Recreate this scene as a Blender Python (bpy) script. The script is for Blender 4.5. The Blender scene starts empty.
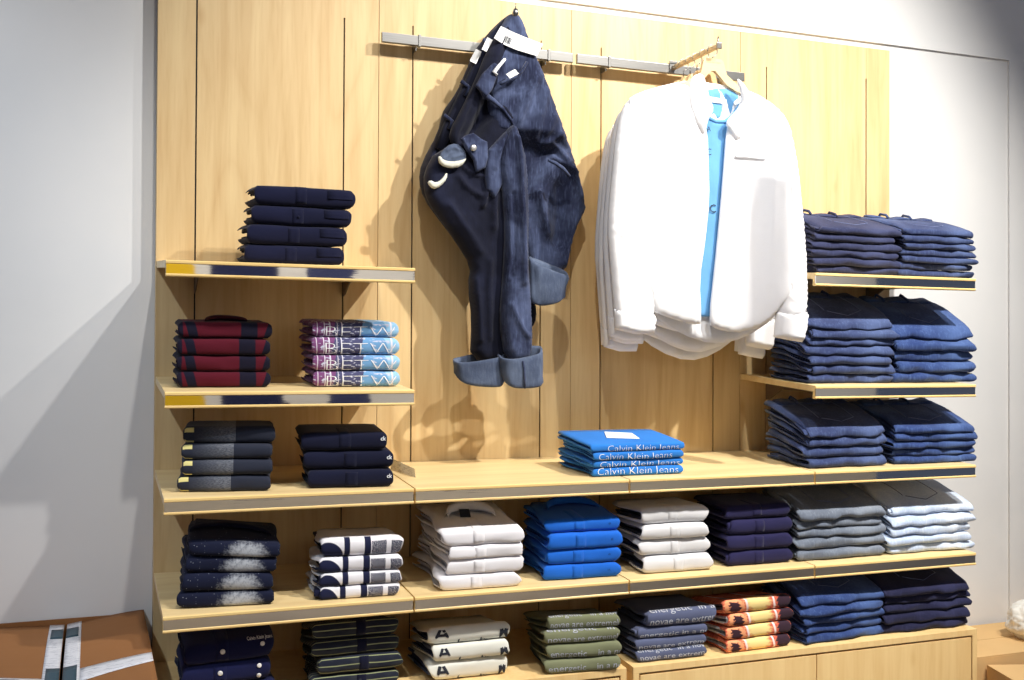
import bpy, bmesh, math, random
from math import sin, cos, radians, pi, sqrt
from mathutils import Vector, Matrix, noise
from mathutils.geometry import delaunay_2d_cdt
import numpy as np

SC = bpy.context.scene
COL = SC.collection

# ------------------------------------------------------------------ camera model
F_PX = 1087.0
YAW, PITCH, ROLL = radians(21.105), radians(.699), radians(.25)
CAM = Vector((-.154, -3.015, 1.35))
_r = Vector((cos(YAW), -sin(YAW), 0))
FW = Vector((sin(YAW) * cos(PITCH), cos(YAW) * cos(PITCH), sin(PITCH)))
_u = _r.cross(FW)
RT = _r * cos(ROLL) + _u * sin(ROLL)
UP = _u * cos(ROLL) - _r * sin(ROLL)
SLOPE, DEPTH = .07, .392          # the display shelves slope down a little towards the aisle
LV = {'1L': 1.5242, '1R': 1.5497, '2L': 1.2189, '2R': 1.2215, '3': .9732, '4': .7023, 'c': .467}
LIP = .038
WALLY = .05


def ray(x, y):
    return FW + RT * ((x - 512) / F_PX) + UP * ((340 - y) / F_PX)


def at(x, y, Y):
    """the point of the wall-parallel plane Y seen at image position x, y"""
    d = ray(x, y)
    return CAM + d * ((Y - CAM.y) / d.y)


def shelf_z(lv, Y):
    return LV[lv] + LIP + SLOPE * (Y + DEPTH)


def at_shelf(x, y, lv):
    d = ray(x, y)
    t = (shelf_z(lv, CAM.y) - CAM.z) / (d.z - SLOPE * d.y)
    return CAM + d * t


def srgb(r, g, b):
    f = lambda c: c / 12.92 if c <= .04045 else ((c + .055) / 1.055) ** 2.4
    return (f(r / 255), f(g / 255), f(b / 255), 1)


# ------------------------------------------------------------------ objects
def obj(name, me, mat=None, parent=None, loc=None):
    o = bpy.data.objects.new(name, me)
    COL.objects.link(o)
    if mat is not None and me is not None:
        for m in (mat if isinstance(mat, (list, tuple)) else [mat]):
            me.materials.append(m)
    if parent is not None:
        o.parent = parent
    if loc is not None:
        o.location = loc
    return o


def tag(o, label, cat, group=None):
    o['label'] = label
    o['category'] = cat
    if group:
        o['group'] = group
    n = len(label.replace(',', ' ').split())
    if not 4 <= n <= 16:
        print('LABEL LENGTH', n, label)
    return o


def structure(o):
    o['kind'] = 'structure'
    return o


class MB:
    """collects vertices and faces for one mesh"""
    def __init__(s):
        s.v, s.f, s.uv, s.sm, s.mi = [], [], [], [], []

    def add(s, vs, fs, uvs=None, smooth=True, mi=0):
        s.mi += [mi] * len(fs)
        b = len(s.v)
        s.v += [tuple(p) for p in vs]
        s.f += [tuple(i + b for i in f) for f in fs]
        s.uv += list(uvs) if uvs is not None else [(0, 0)] * len(vs)
        s.sm += [smooth] * len(fs)

    def box(s, a, b, bev=0):
        x0, y0, z0 = a
        x1, y1, z1 = b
        if bev:
            bm = bmesh.new()
            bmesh.ops.create_cube(bm, size=1)
            for v in bm.verts:
                v.co = ((x0 + x1) / 2 + v.co.x * (x1 - x0), (y0 + y1) / 2 + v.co.y * (y1 - y0), (z0 + z1) / 2 + v.co.z * (z1 - z0))
            bmesh.ops.bevel(bm, geom=bm.edges[:], offset=bev, segments=2, affect='EDGES', profile=.6)
            bm.verts.ensure_lookup_table()
            bm.verts.index_update()
            s.add([v.co.copy() for v in bm.verts], [[v.index for v in f.verts] for f in bm.faces], smooth=False)
            bm.free()
            return
        s.add([(x0, y0, z0), (x1, y0, z0), (x1, y1, z0), (x0, y1, z0), (x0, y0, z1), (x1, y0, z1), (x1, y1, z1), (x0, y1, z1)],
              [(0, 3, 2, 1), (4, 5, 6, 7), (0, 1, 5, 4), (1, 2, 6, 5), (2, 3, 7, 6), (3, 0, 4, 7)], smooth=False)

    def tube(s, pts, r, n=10, closed=False):
        pts = [Vector(p) for p in pts]
        rs = r if isinstance(r, (list, tuple)) else [r] * len(pts)
        vs, fs = [], []
        prev = None
        for i, p in enumerate(pts):
            t = (pts[min(i + 1, len(pts) - 1)] - pts[max(i - 1, 0)]).normalized()
            if prev is None:
                prev = t.orthogonal().normalized()
            a = (prev - t * prev.dot(t)).normalized()
            prev = a
            b = t.cross(a)
            for k in range(n):
                q = 2 * pi * k / n
                vs.append(p + (a * cos(q) + b * sin(q)) * rs[i])
        for i in range(len(pts) - 1):
            for k in range(n):
                k2 = (k + 1) % n
                fs.append((i * n + k, i * n + k2, (i + 1) * n + k2, (i + 1) * n + k))
        fs.append(tuple(range(n - 1, -1, -1)))
        fs.append(tuple((len(pts) - 1) * n + k for k in range(n)))
        s.add(vs, fs)

    def prism(s, poly, y0, y1, bev=0):
        """polygon of (x, z) points extruded from y0 to y1"""
        n = len(poly)
        vs = [(x, y0, z) for x, z in poly] + [(x, y1, z) for x, z in poly]
        fs = [tuple(range(n)), tuple(range(2 * n - 1, n - 1, -1))]
        fs += [(i, i + n, (i + 1) % n + n, (i + 1) % n) for i in range(n)]
        s.add(vs, fs, smooth=False)

    def mesh(s, name, recalc=True):
        me = bpy.data.meshes.new(name)
        me.from_pydata(s.v, [], s.f)
        me.polygons.foreach_set('use_smooth', s.sm)
        me.polygons.foreach_set('material_index', s.mi)
        uvl = me.uv_layers.new(name='UVMap')
        idx = np.empty(len(me.loops), dtype=np.int32)
        me.loops.foreach_get('vertex_index', idx)
        uv = np.array(s.uv, dtype=np.float32)[idx]
        uvl.data.foreach_set('uv', uv.ravel())
        if recalc:
            bm = bmesh.new()
            bm.from_mesh(me)
            bmesh.ops.recalc_face_normals(bm, faces=bm.faces[:])
            bm.to_mesh(me)
            bm.free()
        me.update()
        return me

    def build(s, name, mat, parent=None, loc=None):
        return obj(name, s.mesh(name), mat, parent, loc)


def sheared(mb, y0):
    """follow the slope of the shelves (about depth y0)"""
    mb.v = [(x, y, z + SLOPE * (y - y0)) for x, y, z in mb.v]
    return mb


# ------------------------------------------------------------------ materials
class G:
    def __init__(s, name, rough=.85, metal=0., spec=.3):
        s.mat = bpy.data.materials.new(name)
        s.mat.use_nodes = True
        s.nt = s.mat.node_tree
        s.b = s.nt.nodes['Principled BSDF']
        s.b.inputs['Roughness'].default_value = rough
        s.b.inputs['Metallic'].default_value = metal
        s.b.inputs['Specular IOR Level'].default_value = spec
        s._uv = None

    def node(s, t, **kw):
        n = s.nt.nodes.new(t)
        for k, v in kw.items():
            setattr(n, k, v)
        return n

    def put(s, sock, v):
        if isinstance(v, bpy.types.NodeSocket):
            s.nt.links.new(v, sock)
        else:
            sock.default_value = v

    def m(s, op, a, b=0., c=None):
        n = s.node('ShaderNodeMath', operation=op)
        s.put(n.inputs[0], a)
        s.put(n.inputs[1], b)
        if c is not None:
            s.put(n.inputs[2], c)
        return n.outputs[0]

    def coords(s, kind='UV'):
        return s.node('ShaderNodeTexCoord').outputs[kind]

    def uv(s):
        if s._uv is None:
            x = s.node('ShaderNodeSeparateXYZ')
            s.nt.links.new(s.coords('UV'), x.inputs[0])
            s._uv = (x.outputs[0], x.outputs[1])
        return s._uv

    def mix(s, fac, a, b, mode='MIX'):
        n = s.node('ShaderNodeMix', data_type='RGBA', blend_type=mode)
        s.put(n.inputs[0], fac)
        s.put(n.inputs[6], a)
        s.put(n.inputs[7], b)
        return n.outputs[2]

    def noise(s, scale, vec=None, detail=3., rough=.55, dist=0.):
        n = s.node('ShaderNodeTexNoise')
        n.inputs['Scale'].default_value = scale
        n.inputs['Detail'].default_value = detail
        n.inputs['Roughness'].default_value = rough
        n.inputs['Distortion'].default_value = dist
        s.nt.links.new(vec if vec is not None else s.coords('Object'), n.inputs['Vector'])
        return n.outputs[0]

    def mapped(s, vec, scale=(1, 1, 1), loc=(0, 0, 0), rot=(0, 0, 0)):
        n = s.node('ShaderNodeMapping')
        n.inputs['Scale'].default_value = scale
        n.inputs['Location'].default_value = loc
        n.inputs['Rotation'].default_value = rot
        s.nt.links.new(vec, n.inputs['Vector'])
        return n.outputs[0]

    def ramp(s, v, lo, hi):
        n = s.node('ShaderNodeMapRange')
        n.interpolation_type = 'SMOOTHSTEP'
        s.put(n.inputs[0], v)
        n.inputs[1].default_value = lo
        n.inputs[2].default_value = hi
        return n.outputs[0]

    def band(s, v, a, b, soft=.004):
        return s.m('MULTIPLY', s.ramp(v, a - soft, a + soft), s.m('SUBTRACT', 1., s.ramp(v, b - soft, b + soft)))

    def bump(s, h, strength=.3, dist=.002):
        n = s.node('ShaderNodeBump')
        n.inputs['Strength'].default_value = strength
        n.inputs['Distance'].default_value = dist
        s.nt.links.new(h, n.inputs['Height'])
        s.nt.links.new(n.outputs[0], s.b.inputs['Normal'])

    def out(s, colour):
        s.put(s.b.inputs['Base Color'], colour)
        return s.mat


def plain(name, c, rough=.6, metal=0., spec=.4):
    g = G(name, rough, metal, spec)
    n = g.noise(30., detail=2.)
    return g.out(g.mix(g.m('MULTIPLY', n, .25), c, tuple(x * .8 for x in c[:3]) + (1,)))


def wood(name, base=(230, 202, 150), dark=(203, 165, 112), axis='z', rough=.45):
    g = G(name, rough, 0., .35)
    oi = g.node('ShaderNodeObjectInfo')
    v = g.node('ShaderNodeVectorMath', operation='ADD')
    g.nt.links.new(g.coords('Object'), v.inputs[0])
    cm = g.node('ShaderNodeCombineXYZ')
    for i in range(3):
        g.nt.links.new(g.m('MULTIPLY', oi.outputs['Random'], 7.3 + 5 * i), cm.inputs[i])
    g.nt.links.new(cm.outputs[0], v.inputs[1])
    vec = v.outputs[0]
    sc = {'z': (9., 9., .55), 'x': (.55, 9., 9.)}[axis]
    a = g.noise(2.2, g.mapped(vec, sc), 4., .6, .6)
    fine = g.noise(14., g.mapped(vec, sc), 3., .6)
    # cathedral figure: rings of a stretched noise field
    ring = g.noise(.55, g.mapped(vec, {'z': (7., 7., .9), 'x': (.9, 7., 7.)}[axis]), 1., .4, .3)
    rings = g.m('PINGPONG', g.m('MULTIPLY', ring, 26.), 1.)
    # knots
    vo = g.node('ShaderNodeTexVoronoi')
    vo.inputs['Scale'].default_value = 1.
    g.nt.links.new(g.mapped(vec, {'z': (7., 7., 3.), 'x': (3., 7., 7.)}[axis]), vo.inputs['Vector'])
    knot = g.m('SUBTRACT', 1., g.ramp(vo.outputs['Distance'], .02, .13))
    c0, c1 = srgb(*base), srgb(*dark)
    fac = g.m('ADD', g.m('MULTIPLY', g.ramp(a, .3, .75), .55), g.m('MULTIPLY', g.m('POWER', rings, 3.), .22))
    fac = g.m('ADD', fac, g.m('MULTIPLY', g.ramp(fine, .45, .8), .22))
    fac = g.m('ADD', fac, g.m('MULTIPLY', knot, .5))
    g.bump(fine, .05, .001)
    return g.out(g.mix(fac, c0, c1))


M = {}
M['panel'] = wood('maple_veneer_panel')
M['shelf'] = wood('maple_shelf_board', (240, 214, 160), (220, 186, 128), 'x', .38)
M['edge'] = wood('maple_edge_strip', (246, 214, 146), (232, 192, 118), 'x', .35)
M['cab'] = wood('maple_cabinet', (242, 210, 150), (224, 184, 122), 'z', .42)
M['hangwood'] = wood('pale_hanger_wood', (238, 208, 160), (222, 186, 132), 'x', .4)


def wall_paint():
    g = G('white_wall_paint', .7, 0., .25)
    n = g.noise(1.6, detail=4.)
    g.bump(g.noise(90., detail=2.), .06, .001)
    return g.out(g.mix(g.ramp(n, .35, .7), srgb(228, 227, 225), srgb(221, 221, 220)))


M['wall'] = wall_paint()


def brushed():
    g = G('brushed_steel', .32, 1., .5)
    n = g.noise(6., g.mapped(g.coords('Object'), (2., 60., 60.)), 3.)
    return g.out(g.mix(n, srgb(158, 156, 152), srgb(128, 126, 122)))


def mirror_strip():
    g = G('polished_steel_strip', .03, 1., .5)
    n = g.noise(2.5, g.mapped(g.coords('Object'), (1.5, 30., 30.)), 3.)
    g.bump(n, .04, .002)
    return g.out(g.mix(n, srgb(226, 222, 214), srgb(206, 200, 192)))


def dull_strip():
    g = G('dull_steel_strip', .42, 1., .5)
    n = g.noise(2.5, g.mapped(g.coords('Object'), (4., 50., 50.)), 4.)
    return g.out(g.mix(n, srgb(205, 196, 184), srgb(172, 164, 154)))


M['steel'] = brushed()
M['strip'] = mirror_strip()
M['black'] = plain('dark_slot_steel', srgb(30, 28, 28), .6)
M['dark'] = plain('dark_bracket_paint', srgb(110, 92, 74), .5)
M['paper'] = plain('white_paper', srgb(244, 244, 242), .7)
M['ink'] = plain('dark_print', srgb(40, 44, 56), .8)
M['greyprint'] = plain('grey_print', srgb(184, 188, 198), .8)
M['whiteprint'] = plain('white_print', srgb(236, 238, 242), .8)
M['button'] = plain('pearl_button', srgb(235, 233, 228), .3)
M['floor'] = plain('grey_floor', srgb(150, 140, 128), .35)


def cloth(name, c, var=.12, rough=.9, fine=140.):
    g = G(name, rough, 0., .15)
    g.b.inputs['Sheen Weight'].default_value = .08
    n = g.noise(9., detail=3.)
    f = g.noise(fine, detail=2.)
    g.bump(f, .15, .0012)
    cc = srgb(*c)
    lo = tuple(x * (1 - var * 2) for x in cc[:3]) + (1,)
    return g.out(g.mix(g.m('ADD', g.m('MULTIPLY', g.ramp(n, .35, .7), .6), g.m('MULTIPLY', f, .4)), cc, lo))


def denim(name, c, worn, streak=.5):
    g = G(name, .9, 0., .15)
    g.b.inputs['Sheen Weight'].default_value = .1
    ob = g.coords('Object')
    n = g.noise(7., ob, 4., .6, .4)
    tw = g.noise(60., g.mapped(ob, (3., 3., .4), rot=(0, .5, 0)), 2.)
    f = g.noise(220., ob, 1.)
    g.bump(g.m('ADD', tw, f), .25, .0015)
    fac = g.m('ADD', g.m('MULTIPLY', g.ramp(n, .38, .72), .7), g.m('MULTIPLY', g.ramp(tw, .45, .8), streak))
    return g.out(g.mix(g.m('MINIMUM', fac, 1.), srgb(*c), srgb(*worn)))


def finish(g, col, fine=150.):
    f = g.noise(fine, detail=2.)
    n = g.noise(8., detail=2.)
    g.bump(f, .15, .0012)
    g.b.inputs['Sheen Weight'].default_value = .05
    return g.out(g.mix(g.m('MULTIPLY', n, .3), col, g.mix(1., col, (.7, .7, .72, 1), 'MULTIPLY')))


def m_plaid():
    g = G('red_navy_plaid', .9, 0., .15)
    u, v = g.uv()
    red, navy, mid = srgb(84, 18, 34), srgb(22, 20, 38), srgb(52, 15, 32)
    nv = g.m('MAXIMUM', g.band(u, .0, .05), g.m('MAXIMUM', g.band(g.m('ADD', u, g.m('MULTIPLY', v, .1)), .09, .19), g.band(u, .66, .84)))
    nv = g.m('MAXIMUM', nv, g.band(g.m('ADD', u, g.m('MULTIPLY', v, -.14)), .93, 1.05))
    hb = g.m('MAXIMUM', g.band(v, -.5, -.17), g.band(v, .62, 1.1))
    c = g.mix(nv, red, navy)
    c = g.mix(g.m('MULTIPLY', hb, .75), c, g.mix(nv, mid, navy))
    return finish(g, c)


def m_between():
    g = G('purple_and_sky_print', .85, 0., .15)
    u, v = g.uv()
    d = g.m('ADD', u, g.m('MULTIPLY', v, -.12))
    c = g.mix(g.band(d, .24, 1.2), srgb(120, 72, 118), srgb(76, 78, 112))
    c = g.mix(g.band(d, .56, 1.2), c, srgb(112, 160, 206))
    c = g.mix(g.band(g.m('ADD', u, g.m('MULTIPLY', v, .16)), .86, 1.2), c, srgb(150, 196, 228))
    for a, w in ((.05, .008), (.13, .01), (.19, .014), (.28, .007), (.33, .011), (.9, .02)):
        c = g.mix(g.band(u, a, a + w), c, srgb(226, 222, 232))
    n = g.noise(12., g.coords('UV'), 3.)
    c = g.mix(g.band(n, .6, .9, .05), c, srgb(200, 204, 224))
    return finish(g, c)


def m_streak():
    g = G('charcoal_streak_print', .85, 0., .15)
    u, v = g.uv()
    base = srgb(44, 48, 62)
    st = g.noise(5., g.mapped(g.coords('UV'), (6., 30., 1.), rot=(0, 0, .6)), 3.)
    fade = g.m('MULTIPLY', g.band(u, .12, .565, .002), g.ramp(u, .05, .62))
    c = g.mix(g.m('MULTIPLY', fade, g.ramp(st, .3, .8)), base, srgb(156, 160, 168))
    yl = g.m('MULTIPLY', g.band(u, .015, .115), g.m('MAXIMUM', g.band(v, -.28, -.16), g.band(v, .06, .18)))
    c = g.mix(yl, c, srgb(226, 214, 142))
    return finish(g, c)


def m_speckle():
    g = G('navy_speckled_cloud_print', .85, 0., .15)
    u, v = g.uv()
    vo = g.node('ShaderNodeTexVoronoi')
    vo.inputs['Scale'].default_value = 15.
    g.nt.links.new(g.mapped(g.coords('UV'), (2.2, 1., 1.)), vo.inputs['Vector'])
    pick = g.node('ShaderNodeSeparateColor')
    g.nt.links.new(vo.outputs['Color'], pick.inputs[0])
    sp = g.m('MULTIPLY', g.m('SUBTRACT', 1., g.ramp(vo.outputs['Distance'], .08, .2)), g.ramp(pick.outputs[0], .45, .9))
    n = g.noise(9., g.mapped(g.coords('UV'), (2.2, 1., 1.)), 5., .75)
    x = g.m('DIVIDE', g.m('SUBTRACT', u, .64), .22)
    y = g.m('DIVIDE', g.m('ADD', v, .12), .36)
    r = g.m('ADD', g.m('MULTIPLY', x, x), g.m('MULTIPLY', y, y))
    cl = g.m('SUBTRACT', 1., g.ramp(g.m('ADD', r, g.m('MULTIPLY', g.m('SUBTRACT', n, .5), 3.2)), -.2, 1.5))
    c = g.mix(g.m('MULTIPLY', sp, .7), srgb(22, 27, 50), srgb(170, 176, 190))
    c = g.mix(g.m('MULTIPLY', cl, .9), c, srgb(190, 194, 200))
    return finish(g, c)


def m_blocks():
    g = G('white_with_navy_block_print', .85, 0., .15)
    u, v = g.uv()
    n = g.noise(60., g.mapped(g.coords('UV'), (2., 1., 1.)), 2.)
    white, navy = srgb(238, 236, 240), srgb(30, 34, 64)
    ex = g.m('DIVIDE', g.m('SUBTRACT', u, .07), .2)
    ey = g.m('DIVIDE', g.m('ADD', v, .25), .38)
    el = g.m('SUBTRACT', 1., g.ramp(g.m('ADD', g.m('MULTIPLY', ex, ex), g.m('MULTIPLY', ey, ey)), .92, 1.02))
    c = g.mix(el, white, navy)
    for a, b, lo, hi, k in ((.28, .35, -.5, .3, 1), (.53, .61, -.4, .3, 1), (.62, .8, -.4, .12, .8), (.86, .99, -.35, .1, .9)):
        f = g.m('MULTIPLY', g.band(u, a, b), g.band(v, lo, hi, .01))
        f = g.m('MULTIPLY', f, g.ramp(n, .35, .5) if k < 1 else 1.)
        c = g.mix(f, c, navy)
    return finish(g, c)


def m_stripes():
    g = G('dark_green_stripes', .85, 0., .15)
    u, v = g.uv()
    w = g.m('PINGPONG', g.m('ADD', v, 10.03), .085)
    ln = g.m('SUBTRACT', 1., g.ramp(w, .008, .017))
    n = g.noise(3., g.coords('UV'), 2.)
    c = g.mix(g.ramp(n, .4, .65), srgb(34, 38, 52), srgb(50, 54, 62))
    c = g.mix(g.m('MULTIPLY', ln, .7), c, srgb(176, 182, 134))
    return finish(g, c)


def m_floral():
    g = G('orange_floral_print', .85, 0., .15)
    u, v = g.uv()
    uu = g.m('ADD', u, g.m('MULTIPLY', v, .1))
    n = g.noise(14., g.coords('UV'), 3.)

    def dist(cu, cv):
        a, b = g.m('MULTIPLY', g.m('SUBTRACT', uu, cu), 2.1), g.m('SUBTRACT', v, cv)
        return g.m('ADD', g.m('SQRT', g.m('ADD', g.m('MULTIPLY', a, a), g.m('MULTIPLY', b, b))), g.m('MULTIPLY', g.m('SUBTRACT', n, .5), .3))
    c = g.mix(g.ramp(n, .4, .6), srgb(232, 140, 100), srgb(206, 92, 74))
    big = dist(.5, .12)
    c = g.mix(g.ramp(big, .28, .46), srgb(250, 224, 150), c)
    ring = dist(.15, -.06)
    c = g.mix(g.band(ring, .17, .3, .02), c, srgb(244, 168, 120))
    c = g.mix(g.ramp(ring, .15, .19), srgb(60, 38, 48), c)
    for cu, cv, r in ((.37, -.4, .2), (.66, -.42, .22), (.9, -.02, .26), (.86, .75, .26), (.3, .8, .2)):
        c = g.mix(g.ramp(dist(cu, cv), r - .03, r + .01), srgb(58, 40, 52), c)
    for a in (.31, .72):
        c = g.mix(g.band(uu, a, a + .03), c, srgb(246, 226, 222))
    return finish(g, c)


M['navy'] = cloth('navy_cotton', (22, 25, 52))
M['navy2'] = cloth('dark_navy_jersey', (21, 24, 48))
M['navy3'] = cloth('navy_poplin', (26, 30, 70))
M['plaid'] = m_plaid()
M['between'] = m_between()
M['streak'] = m_streak()
M['speckle'] = m_speckle()
M['blocks'] = m_blocks()
M['stripes'] = m_stripes()
M['floral'] = m_floral()
M['white'] = cloth('white_poplin', (240, 238, 242), .05)
M['blue'] = cloth('royal_blue_jersey', (32, 104, 208), .08)
M['ckblue'] = cloth('bright_blue_jersey', (46, 122, 206), .08)
M['lightgrey'] = cloth('pale_grey_jersey', (222, 222, 224), .05)
M['darkgrey'] = cloth('grey_lining_jersey', (86, 84, 92), .1)
M['indigo'] = cloth('purple_navy_jersey', (40, 38, 76))
M['letters'] = cloth('offwhite_jersey', (232, 232, 222), .05)
M['olive'] = cloth('olive_jersey', (128, 132, 102), .08)
M['slate'] = cloth('slate_blue_jersey', (92, 99, 128), .08)
M['dn_dark'] = denim('dark_navy_denim', (40, 44, 72), (62, 68, 100))
M['dn_mid'] = denim('mid_blue_denim', (46, 56, 92), (82, 98, 138))
M['dn_blue'] = denim('bright_blue_denim', (42, 60, 108), (80, 104, 154))
M['dn_ink'] = denim('inky_denim', (30, 31, 58), (48, 50, 82))
M['dn_grey'] = denim('grey_denim', (98, 106, 120), (136, 144, 156))
M['dn_pale'] = denim('pale_bleached_denim', (176, 192, 218), (222, 230, 240))
M['dn_hang'] = denim('dark_hanging_denim_shaded', (17, 19, 34), (32, 36, 58), .2)  # darkened for the unlit pieces, shade put into the colour
M['dn_hang2'] = denim('dark_hanging_denim_worn_lit', (30, 35, 58), (92, 104, 138), .35)  # lighter from wear, brightened further to paint in the lit zones
M['dn_in'] = denim('denim_wrong_side', (68, 78, 100), (104, 116, 138), .3)
M['pocketing'] = cloth('cream_pocket_cloth', (222, 222, 206), .08)
M['thread'] = cloth('pale_seam_thread', (120, 130, 168), .08)
M['shirtwhite'] = cloth('white_shirt_cotton', (247, 246, 247), .015, .85, 200.)
M['teeblue'] = cloth('sky_blue_tee', (110, 168, 218), .08)

# ------------------------------------------------------------------ the room
floor = MB()
floor.box((-4, -6, -.1), (6, WALLY + .3, 0))
structure(floor.build('floor', M['floor']))
w = MB()                                     # the wall has a shallow recess that takes the wood panelling
ZR, XR = 2.4345, 2.979
w.box((-4, WALLY, 0), (6, WALLY + .2, 4.2))
w.box((-4, WALLY - .008, ZR), (6, WALLY, 4.2))
w.box((XR, WALLY - .008, 0), (6, WALLY, ZR))
structure(w.build('wall_back', M['wall']))

# wood back panels, one per bay, with slotted uprights showing in the two gaps
PT, ST = 2.398, 2.2925
ORD = ['first', 'second', 'third', 'fourth']
for i in range(4):
    x0 = .6 * i
    mb = MB()
    g2 = .0022
    xs = (.1, .5)
    full = i == 0
    e = .0009
    cuts = [x0 + e, x0 + xs[0] - g2, x0 + xs[0] + g2, x0 + xs[1] - g2, x0 + xs[1] + g2, x0 + .6 - e]
    for a, b in ((0, 1), (2, 3), (4, 5)):
        mb.box((cuts[a], 0, .02), (cuts[b], WALLY - .001, PT))
    for q in (0, 1):
        top = PT - .02 if (full and q == 0) else ST
        mb.box((x0 + xs[q] - g2, .0005, top), (x0 + xs[q] + g2, WALLY - .002, PT))
    p = mb.build('back_panel', M['panel'])
    tag(p, ['pale maple wall panel behind the left shelves of shirts and tees', 'pale maple wall panel behind the hanging dark jeans',
            'pale maple wall panel behind the hanging white shirts', 'pale maple wall panel behind the shelves of blue jeans'][i], 'wall panel', 'maple wall panels of the display')
    for q in (0, 1):
        up = MB()
        X = x0 + xs[q]
        zt = PT - .03 if (full and q == 0) else ST - .001
        up.box((X - .0019, .006, .03), (X + .0019, .02, zt))
        k = 0
        z = .1
        while full and q == 0 and z < zt - .05:
            up.box((X - .0019, .0035, z), (X + .0019, .006, z + .022))
            z += .034
        up.build('slotted_upright', M['black'], p)


# ------------------------------------------------------------------ shelves
def shelf(lv, i, label):
    """one bay of shelf: board, steel strip held in a wooden lip, two brackets"""
    x0, x1 = .6 * i + .0022, .6 * i + .5978
    zb = LV[lv]
    zt = zb + LIP
    z_at = lambda Y: zt + SLOPE * (Y + DEPTH)
    root = bpy.data.objects.new('shelf', None)
    COL.objects.link(root)
    root.location = (x0, 0, z_at(0) - .02)
    L = root.location
    tag(root, label, 'shelf', 'maple display shelves')

    def loc(mb):
        mb.v = [(x - L.x, y - L.y, z - L.z) for x, y, z in mb.v]
        return mb
    b = MB()
    b.box((x0, -DEPTH + .006, zt - .018), (x1, -.001, zt), .001)
    loc(sheared(b, -DEPTH)).build('board', M['shelf'], root)
    lip = MB()
    yf = -DEPTH
    top = [(yf + .0062, zt - .0085), (yf + .0005, zt - .0085), (yf - .001, zt - .007), (yf - .001, zt - .002), (yf + .001, zt), (yf + .0062, zt)]
    low = [(yf + .0142, zb), (yf + .001, zb), (yf - .001, zb + .002), (yf - .001, zb + .0052), (yf + .0004, zb + .0068), (yf + .0142, zb + .0068)]
    for prof in (top, low):
        n = len(prof)
        vs = [(x0, y, z) for y, z in prof] + [(x1, y, z) for y, z in prof]
        lip.add(vs, [tuple(range(n)), tuple(range(2 * n - 1, n - 1, -1))] + [(j, j + n, (j + 1) % n + n, (j + 1) % n) for j in range(n)], smooth=False)
    # end cheeks of the channel behind the strip
    lip.box((x0, yf + .0063, zb + .0069), (x1, yf + .014, zt - .0181))
    loc(lip).build('front_lip', M['edge'], root)
    st = MB()
    n = 1
    vs, fs = [], []
    for j in range(n + 1):
        x = x0 + .001 + (x1 - x0 - .002) * j / n
        wob = 0.
        for (y, z) in ((yf + .0012 + wob, zb + .0069), (yf + .0012 + wob, (zb + zt) / 2), (yf + .0012 + wob, zt - .0086), (yf + .006, zt - .0086), (yf + .006, zb + .0069)):
            vs.append((x, y, z))
    for j in range(n):
        for k in range(5):
            k2 = (k + 1) % 5
            fs.append((j * 5 + k, j * 5 + k2, j * 5 + 5 + k2, j * 5 + 5 + k))
    fs += [(4, 3, 2, 1, 0), tuple(n * 5 + k for k in range(5))]
    st.add(vs, fs, smooth=False)
    loc(st).build('steel_strip', M['strip'], root)['label'] = 'reflective steel strip let into the shelf front'
    for X in (.6 * i + .1, .6 * i + .5):
        br = MB()
        zz = lambda Y: z_at(Y) - .0185
        poly = [(-.0008, zz(0)), (-.30, zz(-.30)), (-.29, zz(-.3) - .012), (-.09, zz(0) - .03), (-.03, zz(0) - .06), (-.0008, zz(0) - .065)]
        n = len(poly)
        vs = [(X - .0015, y, z) for y, z in poly] + [(X + .0015, y, z) for y, z in poly]
        br.add(vs, [tuple(range(n)), tuple(range(2 * n - 1, n - 1, -1))] + [(j, j + n, (j + 1) % n + n, (j + 1) % n) for j in range(n)], smooth=False)
        loc(br).build('bracket', M['dark'], root)
    return root


shelf('1L', 0, 'maple shelf at upper left holding only a stack of navy shirts')
shelf('2L', 0, 'maple shelf at left holding red plaid and printed white-blue stacks')
shelf('3', 0, 'maple shelf at left holding charcoal striped and plain navy tees')
shelf('3', 1, 'maple shelf below the hanging jeans, nearly empty')
shelf('3', 2, 'maple shelf below the hanging white shirts, bright blue tees at its left end')
shelf('3', 3, 'maple shelf at right, third down, holding two stacks of blue jeans')
shelf('1R', 3, 'maple shelf at upper right holding two stacks of dark jeans')
shelf('2R', 3, 'maple shelf at right, second down, holding two tall stacks of jeans')
shelf('4', 0, 'lower left maple shelf with speckled navy and white-navy printed tees')
shelf('4', 1, 'lower maple shelf with white shirts and royal blue polos')
shelf('4', 2, 'lower maple shelf with pale grey and purple-navy stacks')
shelf('4', 3, 'lower right maple shelf with grey and pale bleached jeans')


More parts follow.
